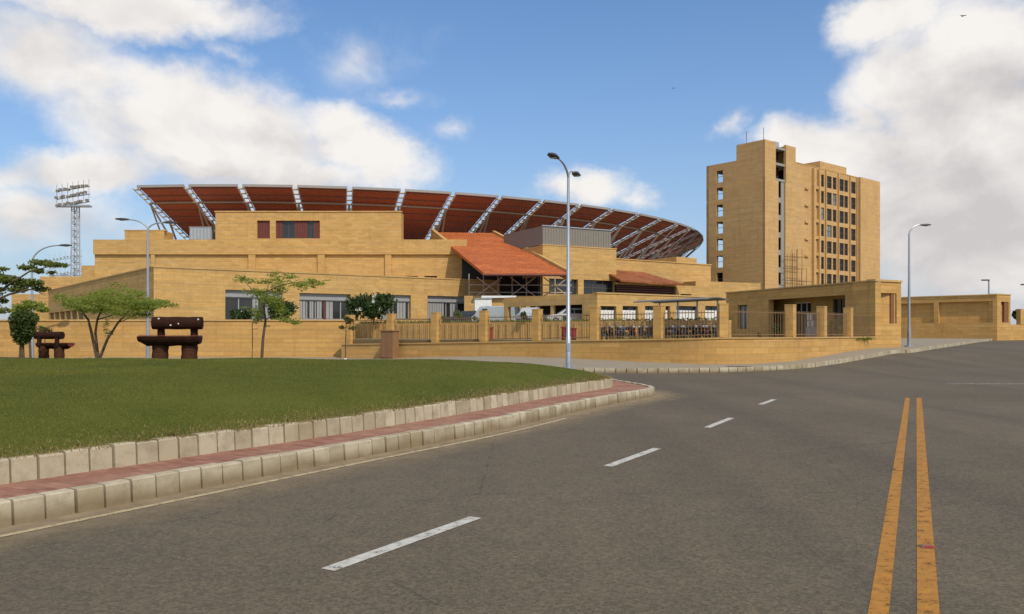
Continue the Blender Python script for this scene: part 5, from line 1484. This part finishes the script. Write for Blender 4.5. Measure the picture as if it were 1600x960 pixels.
# open-branched tree reaching in from the left edge
Yt = 36; x = P(-35, 0, Yt)[0]; base = (x, Yt, .3); k = Yt / F
limbs = [([(0, 0, 0), rr(-32, 500), rr(-20, 470)], [.12, .11, .09]), ([rr(-20, 470), rr(10, 448), rr(45, 425), rr(95, 412)], [.07, .05, .035, .012]), ([rr(-22, 475), rr(15, 460), rr(50, 452), rr(72, 462)], [.06, .045, .03, .01]),
         ([rr(-25, 480), rr(-2, 475), rr(8, 485)], [.04, .03, .01]), ([rr(10, 448), rr(5, 425), rr(-8, 415)], [.03, .02, .01]), ([rr(-20, 470), rr(-40, 440), rr(-60, 420)], [.06, .04, .02])]
cl_ = [(rr(px, py, dy), (rx * k, rx * k * 1.2, rz_ * k), n) for px, py, rx, rz_, n, dy in ((66, 411, 18, 4.5, 420, .3), (88, 414, 16, 3.5, 300, -.3), (42, 418, 13, 4, 220, .2), (12, 437, 16, 7, 600, 0), (32, 444, 14, 8, 520, .4), (52, 442, 14, 6, 420, -.3), (26, 453, 14, 4, 300, .2), (65, 452, 12, 4, 200, .2), (58, 424, 10, 4, 160, 0), (5, 470, 6, 4, 90, .2), (2, 486, 12, 5, 200, 0), (5, 420, 9, 3, 110, 0), (-20, 430, 20, 10, 500, 0), (-40, 415, 25, 10, 500, 0), (-15, 455, 18, 8, 400, .4), (80, 426, 8, 3, 70, .3), (-30, 480, 18, 10, 300, 0))]
tree('acacia_tree', base, 'dark open-branched acacia reaching in from the left edge', limbs, cl_, 'midleaf', .075, flat=.4)
# small shrub behind second bench
Yt = 44; x = P(70, 0, Yt)[0]; base = (x, Yt, .25); k = Yt / F
tree('shrub', base, 'small thin olive shrub behind the farther log bench', [([(0, 0, 0), rr(70, 530), rr(70, 515)], [.03, .025, .015])], [(rr(72, 516), (10 * k, 10 * k, 4 * k), 160), (rr(64, 512), (6 * k, 6 * k, 3 * k), 60)], 'tip', .07, 'shrub')

# frangipani behind the wall
def frangipani(px, ptop, pbot, Yd, wpx, label, n=900):
    global Yt, base
    Yt = Yd; x = P(px, 0, Yd)[0]; base = (x, Yd, 2.46); k = Yd / F
    h = (pbot - ptop); limbs = [([(0, 0, 0), (0, 0, .5)], [.1, .09])]; cl_ = []; fl = []
    for i in range(9):
        a = i * 2.4; rad = .75 * wpx / 2 * (i % 3 + 1) / 3
        c = (math.cos(a) * rad * k, math.sin(a) * rad * k, max(.4, EYE + (HY - (ptop + h * (.32 + .13 * ((i * 5) % 4)))) * k - 2.46))
        limbs.append(([(0, 0, .4), (c[0] * .5, c[1] * .5, c[2] * .6), c], [.06, .045, .025]))
        cl_.append((c, (wpx * .27 * k, wpx * .27 * k, h * .30 * k), n // 3)); fl.append((c, (wpx * .23 * k, wpx * .23 * k, h * .24 * k)))
    return tree('frangipani', base, label, limbs, cl_, 'darkleaf', .17, 'shrub', 'dark shrubs behind the wall', flat=.2, aspect=.34, flowers=fl if wpx > 50 else fl[:4])
frangipani(584, 458, 500, 62, 56, 'big dark round frangipani with white flowers between the wide windows')
frangipani(553, 462, 500, 64, 26, 'narrow dark frangipani just left of the big round one', 450)
frangipani(438, 470, 503, 62, 40, 'dark frangipani right of the slender acacia trunk', 650)
frangipani(376, 484, 503, 62, 30, 'low dark shrub at the left end of the first wide window', 450)
# plants on the edge of the terrace and in the yard
def small_plant(px, py, Yd, hpx, label, mat='midleaf', n=120, name='potted_plant', size=.07):
    global Yt, base
    Yt = Yd; q_ = P(px, py, Yd); base = (q_[0], q_[1], q_[2]); k = Yd / F; h = hpx * k
    return tree(name, base, label, [([(0, 0, -.02), (0, 0, h * .5)], [.03, .015])], [((0, 0, h * .62), (h * .36, h * .36, h * .36), n), ((h * .2, .05, h * .4), (h * .28, h * .28, h * .22), n // 2)], mat, size, 'plant', flat=.1)
small_plant(716, 501, 58.5, 16, 'bright green bushy plant on the retaining wall, left of the pale van', n=160, name='shrub')
small_plant(693, 502, 59, 9, 'low green plant at the left end of the retaining wall', n=90, name='shrub')
small_plant(741, 502, 57, 8, 'low green plant just right of the bright bushy one', n=90, name='shrub')
small_plant(818, 501, 54, 14, 'dark green shrub standing against the white minivan', 'darkleaf', 200, name='shrub', size=.09)
small_plant(882, 502, 51, 9, 'small green plant on the wall behind the tall street lamp', n=110, name='shrub')
small_plant(1318, 529, 51.2, 20, 'bright green leafy plant in the gatehouse porch', n=180, size=.09)
small_plant(1309, 528, 51.8, 32, 'tall dark plant leaning against the gatehouse wall', 'darkleaf', 180, size=.1)
small_plant(1214, 527, 44.8, 22, 'dark spiky plant before the gatehouse\'s first window', 'darkleaf', 150, size=.09)
small_plant(1186, 528, 43.6, 8, 'low reddish plant in the yard left of the dark spiky one', 'tip', 80)
small_plant(1590, 503, 101, 18, 'dark tree clump above the low wall at the right edge', 'darkleaf', 900, name='bushy_tree', size=.2)
# low green edging on the retaining wall and yard (uncountable)
def verge(name, w, s0, s1, t0, z, n, size, mat):
    s = rng.uniform(s0, s1, n); tt = rng.normal(t0, .12, n)
    p = np.stack([w.p[0] + w.d[0] * s + w.n[0] * tt, w.p[1] + w.d[1] * s + w.n[1] * tt, z + np.abs(rng.normal(0, .06, n))], 1)
    a = rng.normal(0, 1, (n, 3)) * size; b = rng.normal(0, 1, (n, 3)) * size * .5
    v = np.stack([p - a, p + b, p + a, p - b], 1).reshape(-1, 3)
    return tag(np_mesh(name, v, np.arange(n * 4).reshape(-1, 4), mat), kind='stuff')
verge('ground_cover', RW, .2, LR, .45, 2.5, 2600, .05, M['midleaf'])
fw2 = Wall((4.6, 42.2), (.82, -.573)); verge('ground_cover', fw2, 0, 6.6, .6, 1.36, 900, .05, M['midleaf'])
fw3 = Wall((10.2, 38.8), (.75, .66)); verge('ground_cover', fw3, 0, 16, .9, 1.36, 1500, .05, M['midleaf'])

# ------------------------------------------------------------------ road studs, birds
def stud(px, py, mat, label):
    x, y = gp(px, py); r_ = empty('road_stud', (x, y, .005), 0, label, 'road stud')
    m = MB(); m.hexa([(x - .06, y - .05, .006), (x + .06, y - .05, .006), (x + .06, y + .05, .006), (x - .06, y + .05, .006), (x - .04, y - .02, .022), (x + .04, y - .02, .022), (x + .04, y + .02, .022), (x - .04, y + .02, .022)])
    m.build('casing', M['railing'], r_)
    m = MB(); m.add([(x - .045, y - .047, .011), (x + .045, y - .047, .011), (x + .034, y - .027, .021), (x - .034, y - .027, .021)], [(0, 1, 2, 3)]); m.build('reflector', mat, r_)
stud(1448, 856, M['redbox'], 'flat red road stud on the right-hand yellow line')
stud(1403, 735, M['yellow_line'], 'flat amber road stud on the left-hand yellow line')
def bird(px, py, Yd, sp, label):
    c = P(px, py, Yd); r_ = empty('bird', c, 0, label, 'bird'); x, y, z = c
    m = MB(); ellip(m, c, (sp * .12, sp * .3, sp * .09)); m.tube([(x, y + sp * .25, z), (x, y + sp * .48, z)], [sp * .07, sp * .1], 5); m.build('body', M['birdblack'], r_, True)
    for s in (-1, 1):
        q_ = [(x + s * .08 * sp, y - .1 * sp, z + .02), (x + s * .35 * sp, y - .16 * sp, z + .10 * sp), (x + s * .7 * sp, y + .02 * sp, z + .04 * sp), (x + s * .35 * sp, y + .08 * sp, z + .08 * sp), (x + s * .08 * sp, y + .12 * sp, z + .02)]
        m = MB(); m.add(q_ + [(a, b, c_ - .03) for a, b, c_ in q_], [(0, 1, 2, 3, 4), (9, 8, 7, 6, 5)] + [(i, (i + 1) % 5, 5 + (i + 1) % 5, 5 + i) for i in range(5)]); m.build('wing', M['birdblack'], r_)
bird(1505, 25, 120, .75, 'dark kite gliding before the bright cloud at upper right')
bird(1052, 138, 150, .5, 'tiny dark bird in the clear blue sky left of the tower')
